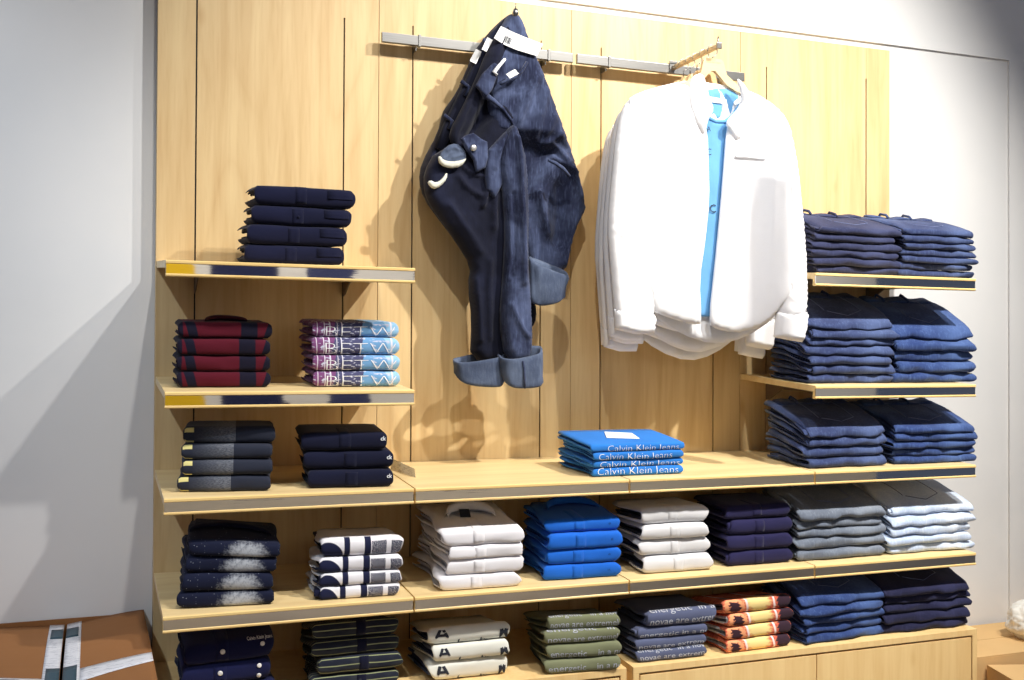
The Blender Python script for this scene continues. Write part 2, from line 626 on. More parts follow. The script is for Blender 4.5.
# ------------------------------------------------------------------ cabinets below
def cabinet(x0, x1, label):
    zt = LV['c'] + LIP
    root = bpy.data.objects.new('cabinet', None)
    COL.objects.link(root)
    root.location = (x0, 0, 0)
    tag(root, label, 'cabinet', 'maple base cabinets')
    T = .018

    def loc(mb):
        mb.v = [(x - x0, y, z) for x, y, z in mb.v]
        return mb
    b = MB()
    top = MB()
    top.box((x0, -DEPTH, zt - T), (x1, -.001, zt), .0008)
    sheared(top, -DEPTH)
    b.add(top.v, top.f, smooth=False)
    b.box((x0, -DEPTH, .0), (x0 + T, -.001, zt - T), .0008)
    b.box((x1 - T, -DEPTH, .0), (x1, -.001, zt - T), .0008)
    b.box((x0 + T, -DEPTH + .002, .05), (x1 - T, -.001, .05 + T))
    b.box((x0 + T, -.012, .05), (x1 - T, -.002, zt - T))
    b.box((x0 + T, -DEPTH + .03, 0), (x1 - T, -DEPTH + .045, .05))
    loc(b).build('carcass', M['cab'], root)
    xm = (x0 + x1) / 2
    for a, c in ((x0 + T + .004, xm - .0016), (xm + .0016, x1 - T - .004)):
        d = MB()
        d.box((a, -DEPTH + .001, .05 + T + .003), (c, -DEPTH + .019, zt - T - .006), .0008)
        loc(d).build('door', M['cab'], root)


cabinet(.005, 1.193, 'maple base cabinet under the left half of the display')
cabinet(1.213, 2.402, 'maple base cabinet with two doors under the right half')


# ------------------------------------------------------------------ folded garments
def text_mesh(body, size, bold=False):
    cu = bpy.data.curves.new('t', 'FONT')
    cu.body = body
    cu.size = size
    cu.resolution_u = 2
    cu.offset = size * (.018 if bold is True else bold)
    o = bpy.data.objects.new('t', cu)
    COL.objects.link(o)
    dg = bpy.context.evaluated_depsgraph_get()
    dg.update()
    me = o.evaluated_get(dg).to_mesh()
    bm = bmesh.new()
    bm.from_mesh(me)
    bmesh.ops.remove_doubles(bm, verts=bm.verts[:], dist=size * 1e-4)
    for _ in range(2):
        long_e = [e for e in bm.edges if e.calc_length() > size * .3]
        if long_e:
            bmesh.ops.subdivide_edges(bm, edges=long_e, cuts=1)
            bmesh.ops.triangulate(bm, faces=bm.faces[:])
    bm.verts.index_update()
    vs = [v.co.copy() for v in bm.verts]
    fs = [[v.index for v in f.verts] for f in bm.faces]
    bm.free()
    o.evaluated_get(dg).to_mesh_clear()
    bpy.data.objects.remove(o)
    bpy.data.curves.remove(cu)
    return vs, fs


class Garment:
    """a garment folded to a slab with a rolled front edge and several inner layers"""
    def __init__(s, w, d, h, lower, upper, seed, layers=3, nose=.5, rag=.012, sheet=.0055, rough=.0012, rot=0., sq=.75):
        s.w, s.d, s.h = w, d, h
        s.lower, s.upper = lower, upper
        s.seed, s.rag, s.rough, s.rot = seed, rag, rough, rot
        s.rng = random.Random(seed)
        s.layers, s.nose, s.sheet, s.sq = layers, nose, sheet, sq
        s.paths = []
        r = h / 2
        for j in range(layers):
            t = min(sheet, r * .7)
            s.paths.append((s._u(r, j), s._u(max(r - t, .0004), j, t)))
            r = r - t - .0006
            if r < .0025:
                break
        s.outer = s.paths[0][0]
        acc = [0]
        for a, b in zip(s.outer, s.outer[1:]):
            acc.append(acc[-1] + (Vector(b) - Vector(a)).length)
        s.acc = acc
        s.mid = acc[len(acc) // 2]

    def _u(s, r, j, extra=0.):
        a = min(r * 2 * s.nose, s.d * .4)
        y0 = j * (s.sheet + .0012) * 1.1 + extra
        pts = []
        c = s.h / 2
        nb = 7
        for k in range(nb):
            pts.append((s.d + (y0 + a - s.d) * (k / nb) ** .8, c - r))
        m = 10
        for k in range(m + 1):
            q = -pi / 2 + pi * k / m
            cy, sz = cos(q), sin(q)
            cy = abs(cy) ** s.sq
            sz = math.copysign(abs(sz) ** (.82), sz)
            pts.append((y0 + a - a * cy, c + r * sz))
        for k in range(nb - 1, -1, -1):
            pts.append((s.d + (y0 + a - s.d) * (k / nb) ** .8, c + r))
        return pts

    def disp(s, x, y, z, layer=0):
        N = lambda a, b, c: noise.noise(Vector((a, b, c + s.seed * 3.17)))
        fr = min(max(z / s.h, 0), 1)
        front = max(0., 1 - y / .05)
        dy = front * s.rough * (2.2 * N(x * 16, z * 30, 1.) + 1.4 * N(x * 45, z * 60, 4.))
        dx = 0.
        e = max(0., 1 - x / .05)
        dx += s.rag * e * (N(y * 9, z * 14 + layer * 1.3, 2.) * 1. + .15 * layer * N(layer * 3.1, y * 6, 7.))
        e2 = max(0., 1 - (s.w - x) / .04)
        dx += s.rag * .4 * e2 * N(y * 14, z * 40 + 5 + layer * 4, 3.)
        lo, hi = s.lower(x + dx, y + dy), s.upper(x + dx, y + dy)
        nz = z + lo + (hi - lo) * fr
        mid = 4 * fr * (1 - fr)
        nz += mid * s.rough * (1.3 * N(x * 20, y * 20, 8. + z * 30))
        return x + dx, y + dy, nz

    def place(s, p):
        x, y, z = p
        X = x * cos(s.rot) - y * sin(s.rot)
        Y = x * sin(s.rot) + y * cos(s.rot)
        return Vector((X, Y, z + SLOPE * Y))

    def mesh_into(s, mb, nx=15, two=False):
        ts = [0, .012, .04] + [.04 + .92 * k / (nx - 5) for k in range(1, nx - 5)] + [.96, .988, 1.]
        for j, (o, i) in enumerate(s.paths):
            ring = o + i[::-1]
            n = len(ring)
            no = len(o)
            vs, uvs = [], []
            for tt in ts:
                x = tt * s.w
                k = min(1., tt / .03, (1 - tt) / .03)
                pinch = .55 + .45 * sqrt(max(0, 1 - (1 - k) ** 2))
                for q, (y, z) in enumerate(ring):
                    mate = ring[n - 1 - q]
                    my, mz = (y + mate[0]) / 2, (z + mate[1]) / 2
                    yy, zz = my + (y - my) * pinch, mz + (z - mz) * pinch
                    inset = j * .007 * (1 if tt < .5 else -1) * max(0, 1 - k)
                    ee = max(0., 1 - min(x, s.w - x) / (.3 * s.h))
                    zz = s.h / 2 + (zz - s.h / 2) * (1 - .42 * ee * ee)
                    P = s.disp(x + inset, yy, zz, j)
                    vs.append(s.place(P))
                    a = q if q < no else n - 1 - q
                    ac = s.acc[min(a, len(s.acc) - 1)] - s.mid
                    uvs.append((tt, ac / .1))
            fs = []
            for a in range(len(ts) - 1):
                for q in range(n):
                    q2 = (q + 1) % n
                    fs.append((a * n + q, (a + 1) * n + q, (a + 1) * n + q2, a * n + q2))
            # end caps as strips between the outer and inner paths
            for base in (0, (len(ts) - 1) * n):
                for q in range(no - 1):
                    f = (base + q, base + q + 1, base + n - 2 - q, base + n - 1 - q)
                    fs.append(f if base == 0 else f[::-1])
            mb.add(vs, fs, uvs, mi=1 if (j and two) else 0)

    def surf(s, x, arc, off=.0008):
        """point on the outer cloth, arc metres above the middle of the rolled front"""
        a = min(max(arc + s.mid, 0), s.acc[-1] - 1e-6)
        k = 0
        while s.acc[k + 1] < a:
            k += 1
        t = (a - s.acc[k]) / (s.acc[k + 1] - s.acc[k])
        p, q = s.outer[k], s.outer[k + 1]
        y, z = p[0] + (q[0] - p[0]) * t, p[1] + (q[1] - p[1]) * t
        ty, tz = q[0] - p[0], q[1] - p[1]
        ln = sqrt(ty * ty + tz * tz) or 1
        ny, nz = -tz / ln, ty / ln
        X = s.disp(x, y, z, 0)
        return s.place((X[0], X[1] + ny * off, X[2] + nz * off))

    def strip(s, mb, x0, x1, a0, a1, nx=3, na=14, off=.0012, slant=0.):
        vs, fs = [], []
        for o in (off, -.0012):
            for i in range(nx + 1):
                for k in range(na + 1):
                    ar = a0 + (a1 - a0) * k / na
                    vs.append(s.surf(x0 + (x1 - x0) * i / nx + slant * (ar - a0), ar, o))
        m = (nx + 1) * (na + 1)
        for i in range(nx):
            for k in range(na):
                a = i * (na + 1) + k
                b = a + na + 1
                fs += [(a, a + 1, b + 1, b), (m + a, m + b, m + b + 1, m + a + 1)]
        ed = [k for k in range(na + 1)] + [i * (na + 1) + na for i in range(1, nx + 1)] + [nx * (na + 1) + k for k in range(na - 1, -1, -1)] + [i * (na + 1) for i in range(nx - 1, 0, -1)]
        for a, b in zip(ed, ed[1:] + ed[:1]):
            fs.append((a, b, m + b, m + a))
        mb.add(vs, fs)

    def text(s, mb, body, x0, arc, size, width=None, bold=False, off=.0014, clip=None):
        vs, fs = text_mesh(body, size, bold)
        if not vs:
            return
        sx = 1.
        if width:
            mx = max(v.x for v in vs)
            sx = width / mx
        amax = s.acc[-1] - s.mid
        out = []
        for v in vs:
            out.append((x0 + v.x * sx, arc + v.y))
        keep = []
        for f in fs:
            ok = all(.004 < out[i][0] < s.w - .003 for i in f)
            if clip:
                ok = ok and all(clip[0] <= out[i][1] <= clip[1] for i in f)
            if ok:
                keep.append(f)
        used = sorted({i for f in keep for i in f})
        mp = {a: b for b, a in enumerate(used)}
        if used:
            # a thin printed film: front and back skins
            P = [s.surf(out[i][0], out[i][1], off) for i in used]
            mb.add(P, [tuple(mp[i] for i in f) for f in keep], smooth=False)

    def disc(s, mb, x, arc, r, off=.002):
        n = 12
        c = s.surf(x, arc, off + .0012)
        nrm = (s.surf(x, arc, .01) - s.surf(x, arc, 0)).normalized()
        a = (s.surf(x + .004, arc, 0) - s.surf(x, arc, 0)).normalized()
        b = nrm.cross(a)
        vs = [c]
        for rr, dz in ((r * .75, 0), (r, -.0008), (r, -.003)):
            for k in range(n):
                q = 2 * pi * k / n
                vs.append(c + a * cos(q) * rr + b * sin(q) * rr + nrm * dz)
        fs = [(0, 1 + k, 1 + (k + 1) % n) for k in range(n)]
        for t in range(2):
            for k in range(n):
                fs.append((1 + t * n + k, 1 + t * n + n + k, 1 + t * n + n + (k + 1) % n, 1 + t * n + (k + 1) % n))
        mb.add(vs, fs)


POS = {2: ['bottom', 'topmost'], 3: ['bottom', 'middle one', 'topmost'], 4: ['bottom', 'third from top', 'second from top', 'topmost'],
       5: ['bottom', 'fourth from top', 'third from top', 'second from top', 'topmost'],
       6: ['bottom', 'fifth from top', 'fourth from top', 'third from top', 'second from top', 'topmost'],
       7: ['bottom', 'sixth from top', 'fifth from top', 'fourth from top', 'third from top', 'second from top', 'topmost']}


def stack(name, cat, desc, group, lv, n, bl, br, top, mat, kind='shirt', Y=None, d=.25, wedge=0., tiltx=0., seed=1, rag=.012,
          layers=3, nose=.42, rough=.0014, jitter=.006, decor=None, xoff=None, wfac=None, heights=None, sq=.7, inner=None, amp=.0015):
    if Y is None:
        P0, P1 = at_shelf(bl[0], bl[1], lv), at_shelf(br[0], br[1], lv)
    else:
        P0, P1 = at(bl[0], bl[1], Y), at(br[0], br[1], Y)
        P0.z, P1.z = shelf_z(lv, Y), shelf_z(lv, Y)
    w = sqrt((P1.x - P0.x) ** 2 + (P1.y - P0.y) ** 2)
    rot = math.atan2(P1.y - P0.y, P1.x - P0.x)
    rot = max(-.12, min(.12, rot))
    Htot = at(top[0], top[1], P0.y).z - P0.z
    R = random.Random(seed)
    hs = heights or [1 + R.uniform(-.1, .1) for _ in range(n)]
    tot = sum(hs)
    hs = [h / tot * Htot for h in hs]

    def field(i):
        if i == 0:
            return lambda x, y: 0.
        fr = i / n

        def f(x, y):
            a = amp * (noise.noise(Vector((x * 12, y * 7, seed * 5.3 + i * 2.1))) + .45 * noise.noise(Vector((x * 24, y * 7, seed + i * 7.7))))
            ww = min(max(y / d, 0), 1)
            return a + wedge * fr * (ww * (1.6 - .6 * ww)) + tiltx * fr * min(max(x / w, 0), 1)
        return f
    z = 0
    res = []
    for i in range(n):
        ox = (xoff[i] if xoff else R.uniform(-jitter, jitter))
        oy = R.uniform(-jitter, jitter) * .8
        lo, hi = field(i), field(i + 1)
        ww = w * (wfac[i] if wfac else 1 + R.uniform(-.015, .015))
        dr = R.uniform(-.012, .012)
        lf = (lambda f, ox=ox, oy=oy, dr=dr: (lambda x, y: f(x * cos(dr) - y * sin(dr) + ox, x * sin(dr) + y * cos(dr) + oy)))
        gm = Garment(ww, d + R.uniform(-.01, .01), hs[i] - .0018, lf(lo), lf(hi), seed * 11 + i, layers, nose, rag, rough=rough, rot=rot + dr, sq=sq,
                     sheet=.0055 if kind != 'jeans' else .0062)
        mb = MB()
        gm.mesh_into(mb, two=inner is not None)
        mt = mat if inner is None else [mat, inner]
        org = Vector((P0.x + ox * cos(rot) - oy * sin(rot), P0.y + ox * sin(rot) + oy * cos(rot), 0))
        org.z = shelf_z(lv, org.y) + z + .0015
        o = mb.build(name, mt, None, org)
        pos = POS[n][i]
        tag(o, desc.format(pos=pos), cat, group)
        if decor:
            decor(gm, o, i, i == n - 1)
        res.append((gm, o))
        z += hs[i]
    return res


def placket(u, wd=.028, mat=None, btn=None, top=.0):
    def f(g, o, i, last):
        mb = MB()
        x = g.w * u
        g.strip(mb, x, x + wd, -g.h * .4, .1 if last else g.h * .4, off=.0007)
        mb.build('placket', mat or o.data.materials[0], o)
        if btn:
            b = MB()
            g.disc(b, x + wd / 2, btn[0], btn[1])
            b.build('button', M['button'], o)
    return f


def collar_on(o, gm, x, y, w, mat, h=.025):
    """soft standing collar at the back of the topmost folded shirt"""
    mb = MB()
    pts = []
    for k in range(13):
        q = pi * k / 12
        X = x + w / 2 - w / 2 * cos(q)
        Yy = y + .05 * sin(q)
        zb = gm.h + gm.upper(X, Yy)
        pts.append((X, Yy, zb, h * (.45 + .55 * sin(q))))
    vs = []
    for X, Yy, zb, hh in pts:
        for (dy, dz) in ((0, -.002), (-.004, hh * .6), (-.014, hh), (-.022, hh * .8), (-.03, hh * .3), (-.022, hh * .25), (-.012, hh * .7), (.004, hh * .6), (.006, -.002)):
            vs.append(gm.place((X, Yy + dy, zb + dz)))
    m = 9
    fs = []
    for k in range(len(pts) - 1):
        for q in range(m):
            q2 = (q + 1) % m
            fs.append((k * m + q, (k + 1) * m + q, (k + 1) * m + q2, k * m + q2))
    fs += [tuple(range(m)), tuple((len(pts) - 1) * m + q for q in range(m - 1, -1, -1))]
    mb.add(vs, fs)
    return mb.build('collar', mat, o)


# --- left bay
def d_navy(g, o, i, last):
    placket(.4)(g, o, i, last)
    mb = MB()
    g.strip(mb, g.w * .72, g.w * .97, -.002, g.h * .42, off=.0018, slant=0.)
    mb.build('pocket_flap', o.data.materials[0], o)
    if i == 2:
        b = MB()
        g.disc(b, g.w * .46, -.002, .0035)
        b.build('button', M['navy2'], o)


stack('folded_shirt', 'shirt', 'plain navy folded shirt alone on upper left shelf, {pos} of four', 'navy shirts on the upper left shelf', '1L', 4, (245, 262), (345.5, 263), (256, 184), M['navy'],
      Y=-.32, d=.17, seed=3, decor=d_navy, rag=.006, xoff=[0, .006, .016, .022])


def d_none(g, o, i, last):
    return


stack('folded_shirt', 'shirt', 'red and navy plaid folded shirt, {pos} of the stack', 'red plaid shirts at left', '2L', 4, (176.5, 388), (271, 388), (176.5, 321.6), M['plaid'], d=.17, seed=5,
      Y=-.31, nose=.42, rag=.006, rough=.0018, decor=lambda g, o, i, last: last and collar_on(o, g, g.w * .3, .07, .1, M['plaid'], .014))


def d_between(g, o, i, last):
    mb = MB()
    s = g.h * 1.05
    g.text(mb, 'BETW', g.w * .12, -g.h * .5, s, g.w * .84, bold=-.026)
    mb.build('printed_lettering', M['whiteprint'], o)


stack('folded_tee_shirt', 'tee shirt', 'purple and sky blue tee with white BETW lettering, {pos} of the stack', 'purple and sky blue tees', '2L', 4, (313, 387), (400.7, 387), (315.5, 321.6), M['between'],
      Y=-.31, d=.17, seed=7, decor=d_between, rag=.006)
stack('folded_tee_shirt', 'tee shirt', 'charcoal tee with streak print and yellow bars, {pos} of the stack', 'charcoal streak tees', '3', 4, (180.5, 493), (272, 491.6), (181, 426), M['streak'], d=.17, wedge=-.01, seed=9,
      rag=.006, decor=None)


def d_ck(g, o, i, last):
    placket(.44, .03)(g, o, i, last)
    mb = MB()
    g.text(mb, 'ck', g.w * .92, .002, .014, bold=True)
    mb.build('logo', M['whiteprint'], o)


stack('folded_tee_shirt', 'polo shirt', 'plain dark navy folded polo with small white ck, {pos} of three', 'dark navy polos at left', '3', 3, (305, 489), (393, 487), (302, 433), M['navy2'], d=.17, seed=12,
      decor=d_ck, xoff=[.004, .0, -.012], rag=.006)


def d_ckj(g, o, i, last):
    mb = MB()
    g.text(mb, 'Calvin Klein Jeans', g.w * [.04, .06, .05, .2][i], -g.h * (.46 if i else .3), g.h * 1.15, g.w * [.9, .9, .82, .74][i], bold=-.02)
    mb.build('printed_lettering', M['whiteprint'], o)
    if last:
        lb = MB()
        vs = []
        P = [(g.w * .32, .075), (g.w * .62, .05), (g.w * .66, .12), (g.w * .42, .15)]
        for dz in (.001, .003):
            for X, Yy in P:
                vs.append(g.place((X, Yy, g.h + g.upper(X, Yy) + dz)))
        lb.add(vs, [(3, 2, 1, 0), (4, 5, 6, 7), (0, 1, 5, 4), (1, 2, 6, 5), (2, 3, 7, 6), (3, 0, 4, 7)], smooth=False)
        lb.build('care_label', M['paper'], o)


stack('folded_tee_shirt', 'tee shirt', 'bright blue tee with white script-like lettering, {pos} of the stack', 'bright blue lettered tees', '3', 4, (591.7, 478), (682.6, 474), (585, 445), M['ckblue'], d=.2,
      seed=15, decor=d_ckj, rag=.022, nose=.4, wedge=.012, xoff=[.003, .003, .001, -.016], wfac=[1, 1, 1, 1.07])

# --- lower shelf
stack('folded_tee_shirt', 'tee shirt', 'navy tee with white speckled cloud print, {pos} of the stack', 'speckled navy tees', '4', 4, (180.5, 610), (273.5, 605), (188, 539), M['speckle'], d=.17, seed=18,
      rag=.02, tiltx=-.02, wedge=.015, xoff=[0, 0, .004, .016], decor=lambda g, o, i, last: last and collar_on(o, g, g.w * .02, .07, .19, M['navy2'], .014))
stack('folded_tee_shirt', 'tee shirt', 'white tee with navy block print, {pos} of the stack', 'white and navy block print tees', '4', 4, (316, 601), (398.8, 596), (322, 538), M['blocks'], d=.18, seed=21,
      inner=M['navy'], rag=.022, wedge=-.018, xoff=[0, .006, .008, .012], heights=[.85, .9, 1.05, 1.3])


def d_white(g, o, i, last):
    placket(.36, .03)(g, o, i, last)
    if last:
        collar_on(o, g, g.w * .16, .11, .13, M['white'], .034)
        lb = MB()
        X, Yy = g.w * .33, .1
        zz = g.h + g.upper(X, Yy)
        vs = [g.place((X + a, Yy + b, zz + c)) for a, b, c in ((0, 0, .001), (.028, -.004, .001), (.03, .02, .016), (.003, .022, .016), (0, 0, .003), (.028, -.004, .003), (.03, .02, .018), (.003, .022, .018))]
        lb.add(vs, [(3, 2, 1, 0), (4, 5, 6, 7), (0, 1, 5, 4), (1, 2, 6, 5), (2, 3, 7, 6), (3, 0, 4, 7)], smooth=False)
        lb.build('neck_label', M['ink'], o)


stack('folded_shirt', 'shirt', 'plain white folded dress shirt, {pos} of the stack', 'plain white shirts', '4', 4, (444.3, 592.5), (522.4, 587), (446, 531), M['white'], d=.26, seed=24, decor=d_white, rag=.03, nose=.36,
      wedge=.02, sq=.62)


def d_blue(g, o, i, last):
    placket(.36, .03)(g, o, i, last)
    mb = MB()
    g.text(mb, 'ck', g.w * .83, .0, .008)
    mb.build('logo', M['navy2'], o)
    if last:
        collar_on(o, g, g.w * .15, .1, .15, M['blue'], .026)


stack('folded_polo_shirt', 'polo shirt', 'royal blue folded polo shirt, {pos} of the stack', 'royal blue polos', '4', 4, (548, 582), (621.7, 577), (549, 521), M['blue'], d=.18, seed=27, decor=d_blue, rag=.022, nose=.36,
      wedge=.012, sq=.62)


def d_grey(g, o, i, last):
    placket(.42, .03)(g, o, i, last)


stack('folded_polo_shirt', 'polo shirt', 'pale grey folded polo shirt, {pos} of the stack', 'pale grey polos', '4', 4, (643.7, 575), (712.5, 570), (638, 508), M['lightgrey'], d=.16, wedge=-.01, seed=30, decor=d_grey, inner=M['darkgrey'], rag=.02,
      xoff=[.002, -.004, -.01, -.014], nose=.4)
stack('folded_polo_shirt', 'polo shirt', 'purple-navy folded polo shirt, {pos} of the stack', 'purple-navy polos', '4', 4, (727, 568), (791.4, 563), (731, 506), M['indigo'], d=.16, seed=33, decor=d_grey, rag=.02, nose=.4)


# --- cabinet tops
def d_btn(g, o, i, last):
    placket(.36, .03, btn=(.004, .006))(g, o, i, last)
    for q, (x, a) in enumerate(((.87, .01), (.87, -.012))[:2 if i % 2 else 1]):
        b = MB()
        g.disc(b, g.w * x, a, .0055)
        b.build('button', M['button'], o)
    if last:
        mb = MB()
        g.text(mb, 'Calvin Klein Jeans', g.w * .7, g.h * .42, .012, g.w * .28)
        mb.build('printed_lettering', M['whiteprint'], o)


stack('folded_shirt', 'shirt', 'navy button-front folded shirt at bottom left of display, {pos} of three', 'navy button-front shirts at bottom left', 'c', 3, (182, 708), (272, 702), (179, 650), M['navy3'], Y=-.34, d=.18, seed=36,
      decor=d_btn, rag=.02, wedge=.02, tiltx=.012)


def d_str(g, o, i, last):
    placket(.5, .024, M['navy2'])(g, o, i, last)


stack('folded_polo_shirt', 'polo shirt', 'dark polo with pale horizontal stripes, {pos} of the stack', 'striped polos', 'c', 4, (314, 697), (399, 692), (312, 623), M['stripes'], Y=-.34, d=.17, wedge=-.04, seed=39, decor=d_str,
      rag=.02)


def d_let(g, o, i, last):
    for ch, x, a, sz, wd_, cl in (('A', .06, -.3, 1.15, .2, (-.3, .5)), ('L', .34, -.62, .9, .08, (-.7, -.2)), ('K', .62, -.62, .9, .13, (-.7, -.3)), ('M', .86, -.45, .9, .11, (-.5, .1))):
        mb = MB()
        g.text(mb, ch, g.w * x, g.h * a, g.h * sz, g.w * wd_, True, clip=(g.h * cl[0], g.h * cl[1]))
        if mb.v:
            mb.build('printed_letter', M['ink'], o)


stack('folded_tee_shirt', 'tee shirt', 'off-white tee with large dark letter print, {pos} of the stack', 'off-white lettered tees', 'c', 3, (431, 686), (511, 681), (430, 627), M['letters'], Y=-.35, d=.2, wedge=-.045, seed=42, decor=d_let,
      inner=M['slate'], rag=.024)


def d_novae(lines):
    def f(g, o, i, last):
        mb = MB()
        s = g.h * .62
        a, b = lines[i]
        dn = .38 if i else .28
        if a:
            g.text(mb, a, g.w * .03, g.h * .38, s, g.w * 1.02)
        g.text(mb, b, g.w * .03, -g.h * dn, s, g.w * 1.0)
        mb.build('printed_lettering', M['greyprint'], o)
    return f


NV = [('', 'energetic    in a no'), ('', 'energetic    in a no'), ('energetic   in a', 'novae are extremely'), ('energetic   in a nova', 'novae are extremely')]
stack('folded_tee_shirt', 'tee shirt', 'olive tee with rows of white words, {pos} of the stack', 'olive worded tees', 'c', 4, (547.5, 675), (620.7, 670), (545.5, 616), M['olive'], d=.19, wedge=-.045, seed=45, decor=d_novae(NV), rag=.022,
      xoff=[0, 0, -.002, -.004])
NV2 = [('energetic  in a nova', 'novae are extreme'), ('', 'novae are extreme'), ('', 'energetic in a no'), ('energetic  in an', 'novae are extrem')]
stack('folded_tee_shirt', 'tee shirt', 'slate blue tee with rows of white words, {pos} of the stack', 'slate blue worded tees', 'c', 4, (637, 664), (707.4, 657), (648, 611), M['slate'], d=.2, wedge=-.02, seed=48, decor=d_novae(NV2),
      rag=.022, xoff=[0, 0, 0, .03], heights=[.9, .85, .85, 1.3])
stack('folded_tee_shirt', 'tee shirt', 'orange and cream floral print tee, {pos} of the stack', 'orange floral tees', 'c', 4, (725.8, 655), (791, 646), (724.5, 600), M['floral'], d=.16, wedge=-.035, seed=51, inner=M['lightgrey'], rag=.022)


# --- jeans
def d_jeans(pocket=True):
    def f(g, o, i, last):
        if not last:
            return
        mb = MB()
        zz = lambda X, Y: g.h + g.upper(X, Y)
        # waistband with belt loops lying across the back of the top pair
        x0, x1, y0, y1 = g.w * .04, g.w * .9, g.d - .05, g.d - .012
        n = 16
        vs, fs = [], []
        for k in range(n + 1):
            X = x0 + (x1 - x0) * k / n
            up = .004 + .003 * sin(k * .9)
            for (Y, dz) in ((y0, .0), (y0 + .002, up), (y1, up + .002), (y1 + .004, .0)):
                vs.append(g.place((X, Y + .004 * sin(k * .5), zz(X, Y) + dz)))
        for k in range(n):
            for q in range(4):
                fs.append((k * 4 + q, k * 4 + 4 + q, k * 4 + 4 + (q + 1) % 4, k * 4 + (q + 1) % 4))
        fs += [(0, 1, 2, 3), tuple(n * 4 + q for q in (3, 2, 1, 0))]
        mb.add(vs, fs)
        wb = mb.build('waistband', o.data.materials[0], o)
        for fr in (.25, .62):
            lp = MB()
            X = x0 + (x1 - x0) * fr
            pts = [g.place((X, y0 - .004, zz(X, y0) + .002)), g.place((X, y0 + .006, zz(X, y0) + .012)), g.place((X, y1 - .004, zz(X, y1) + .013)), g.place((X, y1 + .005, zz(X, y1) + .003))]
            lp.tube(pts, .0042, 6)
            lp.build('belt_loop', o.data.materials[0], wb)
        if pocket:
            st = MB()
            P = [(.3, .06), (.3, .16), (.72, .16), (.74, .06), (.52, .035), (.3, .06)]
            pts = []
            for (a, b), (c, e) in zip(P, P[1:]):
                for k in range(8):
                    u = k / 8
                    X, Y = g.w * (a + (c - a) * u), b + (e - b) * u
                    pts.append(g.place((X, Y, zz(X, Y) + .0012)))
            st.tube(pts, .0009, 5)
            st.build('pocket_stitching', M['thread'], o)
    return f


JK = dict(kind='jeans', d=.2, rag=.03, layers=3, nose=.62, rough=.005, jitter=.008, sq=1., amp=.0035)
stack('folded_jeans', 'jeans', 'dark jeans on upper right shelf, left stack, {pos} of six', 'dark jeans in the upper right left-hand stack', '1R', 6, (815, 274), (899, 275), (818, 226), M['dn_dark'], Y=-.33, wedge=.05, seed=60,
      decor=d_jeans(), **JK)
stack('folded_jeans', 'jeans', 'blue jeans on upper right shelf, right stack, {pos} of seven', 'blue jeans in the upper right right-hand stack', '1R', 7, (901, 277), (975.5, 277), (903, 228), M['dn_mid'], Y=-.33, wedge=.045, seed=64,
      decor=d_jeans(), **JK)
stack('folded_jeans', 'jeans', 'blue jeans on second right shelf, left stack, {pos} of seven', 'blue jeans in the second right left-hand stack', '2R', 7, (811, 385), (895, 382), (816, 323), M['dn_mid'], Y=-.345, wedge=.085, seed=68,
      decor=d_jeans(), **JK)
stack('folded_jeans', 'jeans', 'bright blue jeans on second right shelf, right stack, {pos} of five', 'blue jeans in the second right right-hand stack', '2R', 5, (898, 383), (975.7, 382), (899, 332), M['dn_blue'], Y=-.34, wedge=.1, seed=72,
      decor=d_jeans(), **JK)
stack('folded_jeans', 'jeans', 'dark blue jeans on third right shelf, left stack, {pos} of four', 'dark blue jeans in the third right left-hand stack', '3', 4, (807, 470), (889, 464), (803, 431), M['dn_mid'], Y=-.35, wedge=.07, seed=76,
      decor=d_jeans(), **JK)
stack('folded_jeans', 'jeans', 'blue jeans on third right shelf, right stack, {pos} of five', 'blue jeans in the third right right-hand stack', '3', 5, (894.5, 465), (976.5, 463), (906, 427), M['dn_blue'], Y=-.345, wedge=.06, seed=80,
      decor=d_jeans(), **JK)
stack('folded_jeans', 'jeans', 'grey denim folded jeans on lower right shelf, {pos} of the stack', 'grey jeans on the lower right shelf', '4', 5, (798, 559), (885, 556), (803, 511), M['dn_grey'], Y=-.35, wedge=.05, seed=84,
      decor=d_jeans(), **JK)
stack('folded_jeans', 'jeans', 'pale bleached folded jeans on lower right shelf, {pos} of the stack', 'pale jeans on the lower right shelf', '4', 5, (891, 556), (972, 550), (900, 510), M['dn_pale'], Y=-.355, wedge=.06, seed=88,
      decor=d_jeans(), **JK)
stack('folded_jeans', 'jeans', 'blue jeans on base cabinet beside floral tees, {pos} of five', 'blue jeans on the base cabinet', 'c', 5, (804, 647), (883, 635), (806, 601), M['dn_blue'], wedge=.05, seed=92,
      decor=d_jeans(), **JK)
stack('folded_jeans', 'jeans', 'inky navy jeans at right end of base cabinet, {pos} of five', 'inky navy jeans on the base cabinet', 'c', 5, (888, 635), (972, 626), (899, 589), M['dn_ink'], wedge=.05, seed=96,
      decor=d_jeans(), **JK)

#@@BEGIN2

# ------------------------------------------------------------------ wall rails with face-outs
def rail(x0, x1, slots, label):
    z0, z1 = 2.2245, 2.2525
    root = bpy.data.objects.new('wall_rail', None)
    COL.objects.link(root)
    root.location = (x0, 0, z0)
    tag(root, label, 'rail', 'steel wall rails')
    b = MB()
    b.box((0, -.042, 0), (x1 - x0, -.03, z1 - z0), .0015)
    b.build('bar', M['steel'], root)
    for X in slots:
        k = MB()
        X -= x0
        k.box((X - .002, -.03, .004), (X + .002, -.0005, .024))
        k.box((X - .0015, -.034, -.012), (X + .0015, -.0005, .004))
        k.box((X + .004, -.0445, -.003), (X + .012, -.029, .031), .001)
        k.build('bracket', M['steel'], root)
    return root


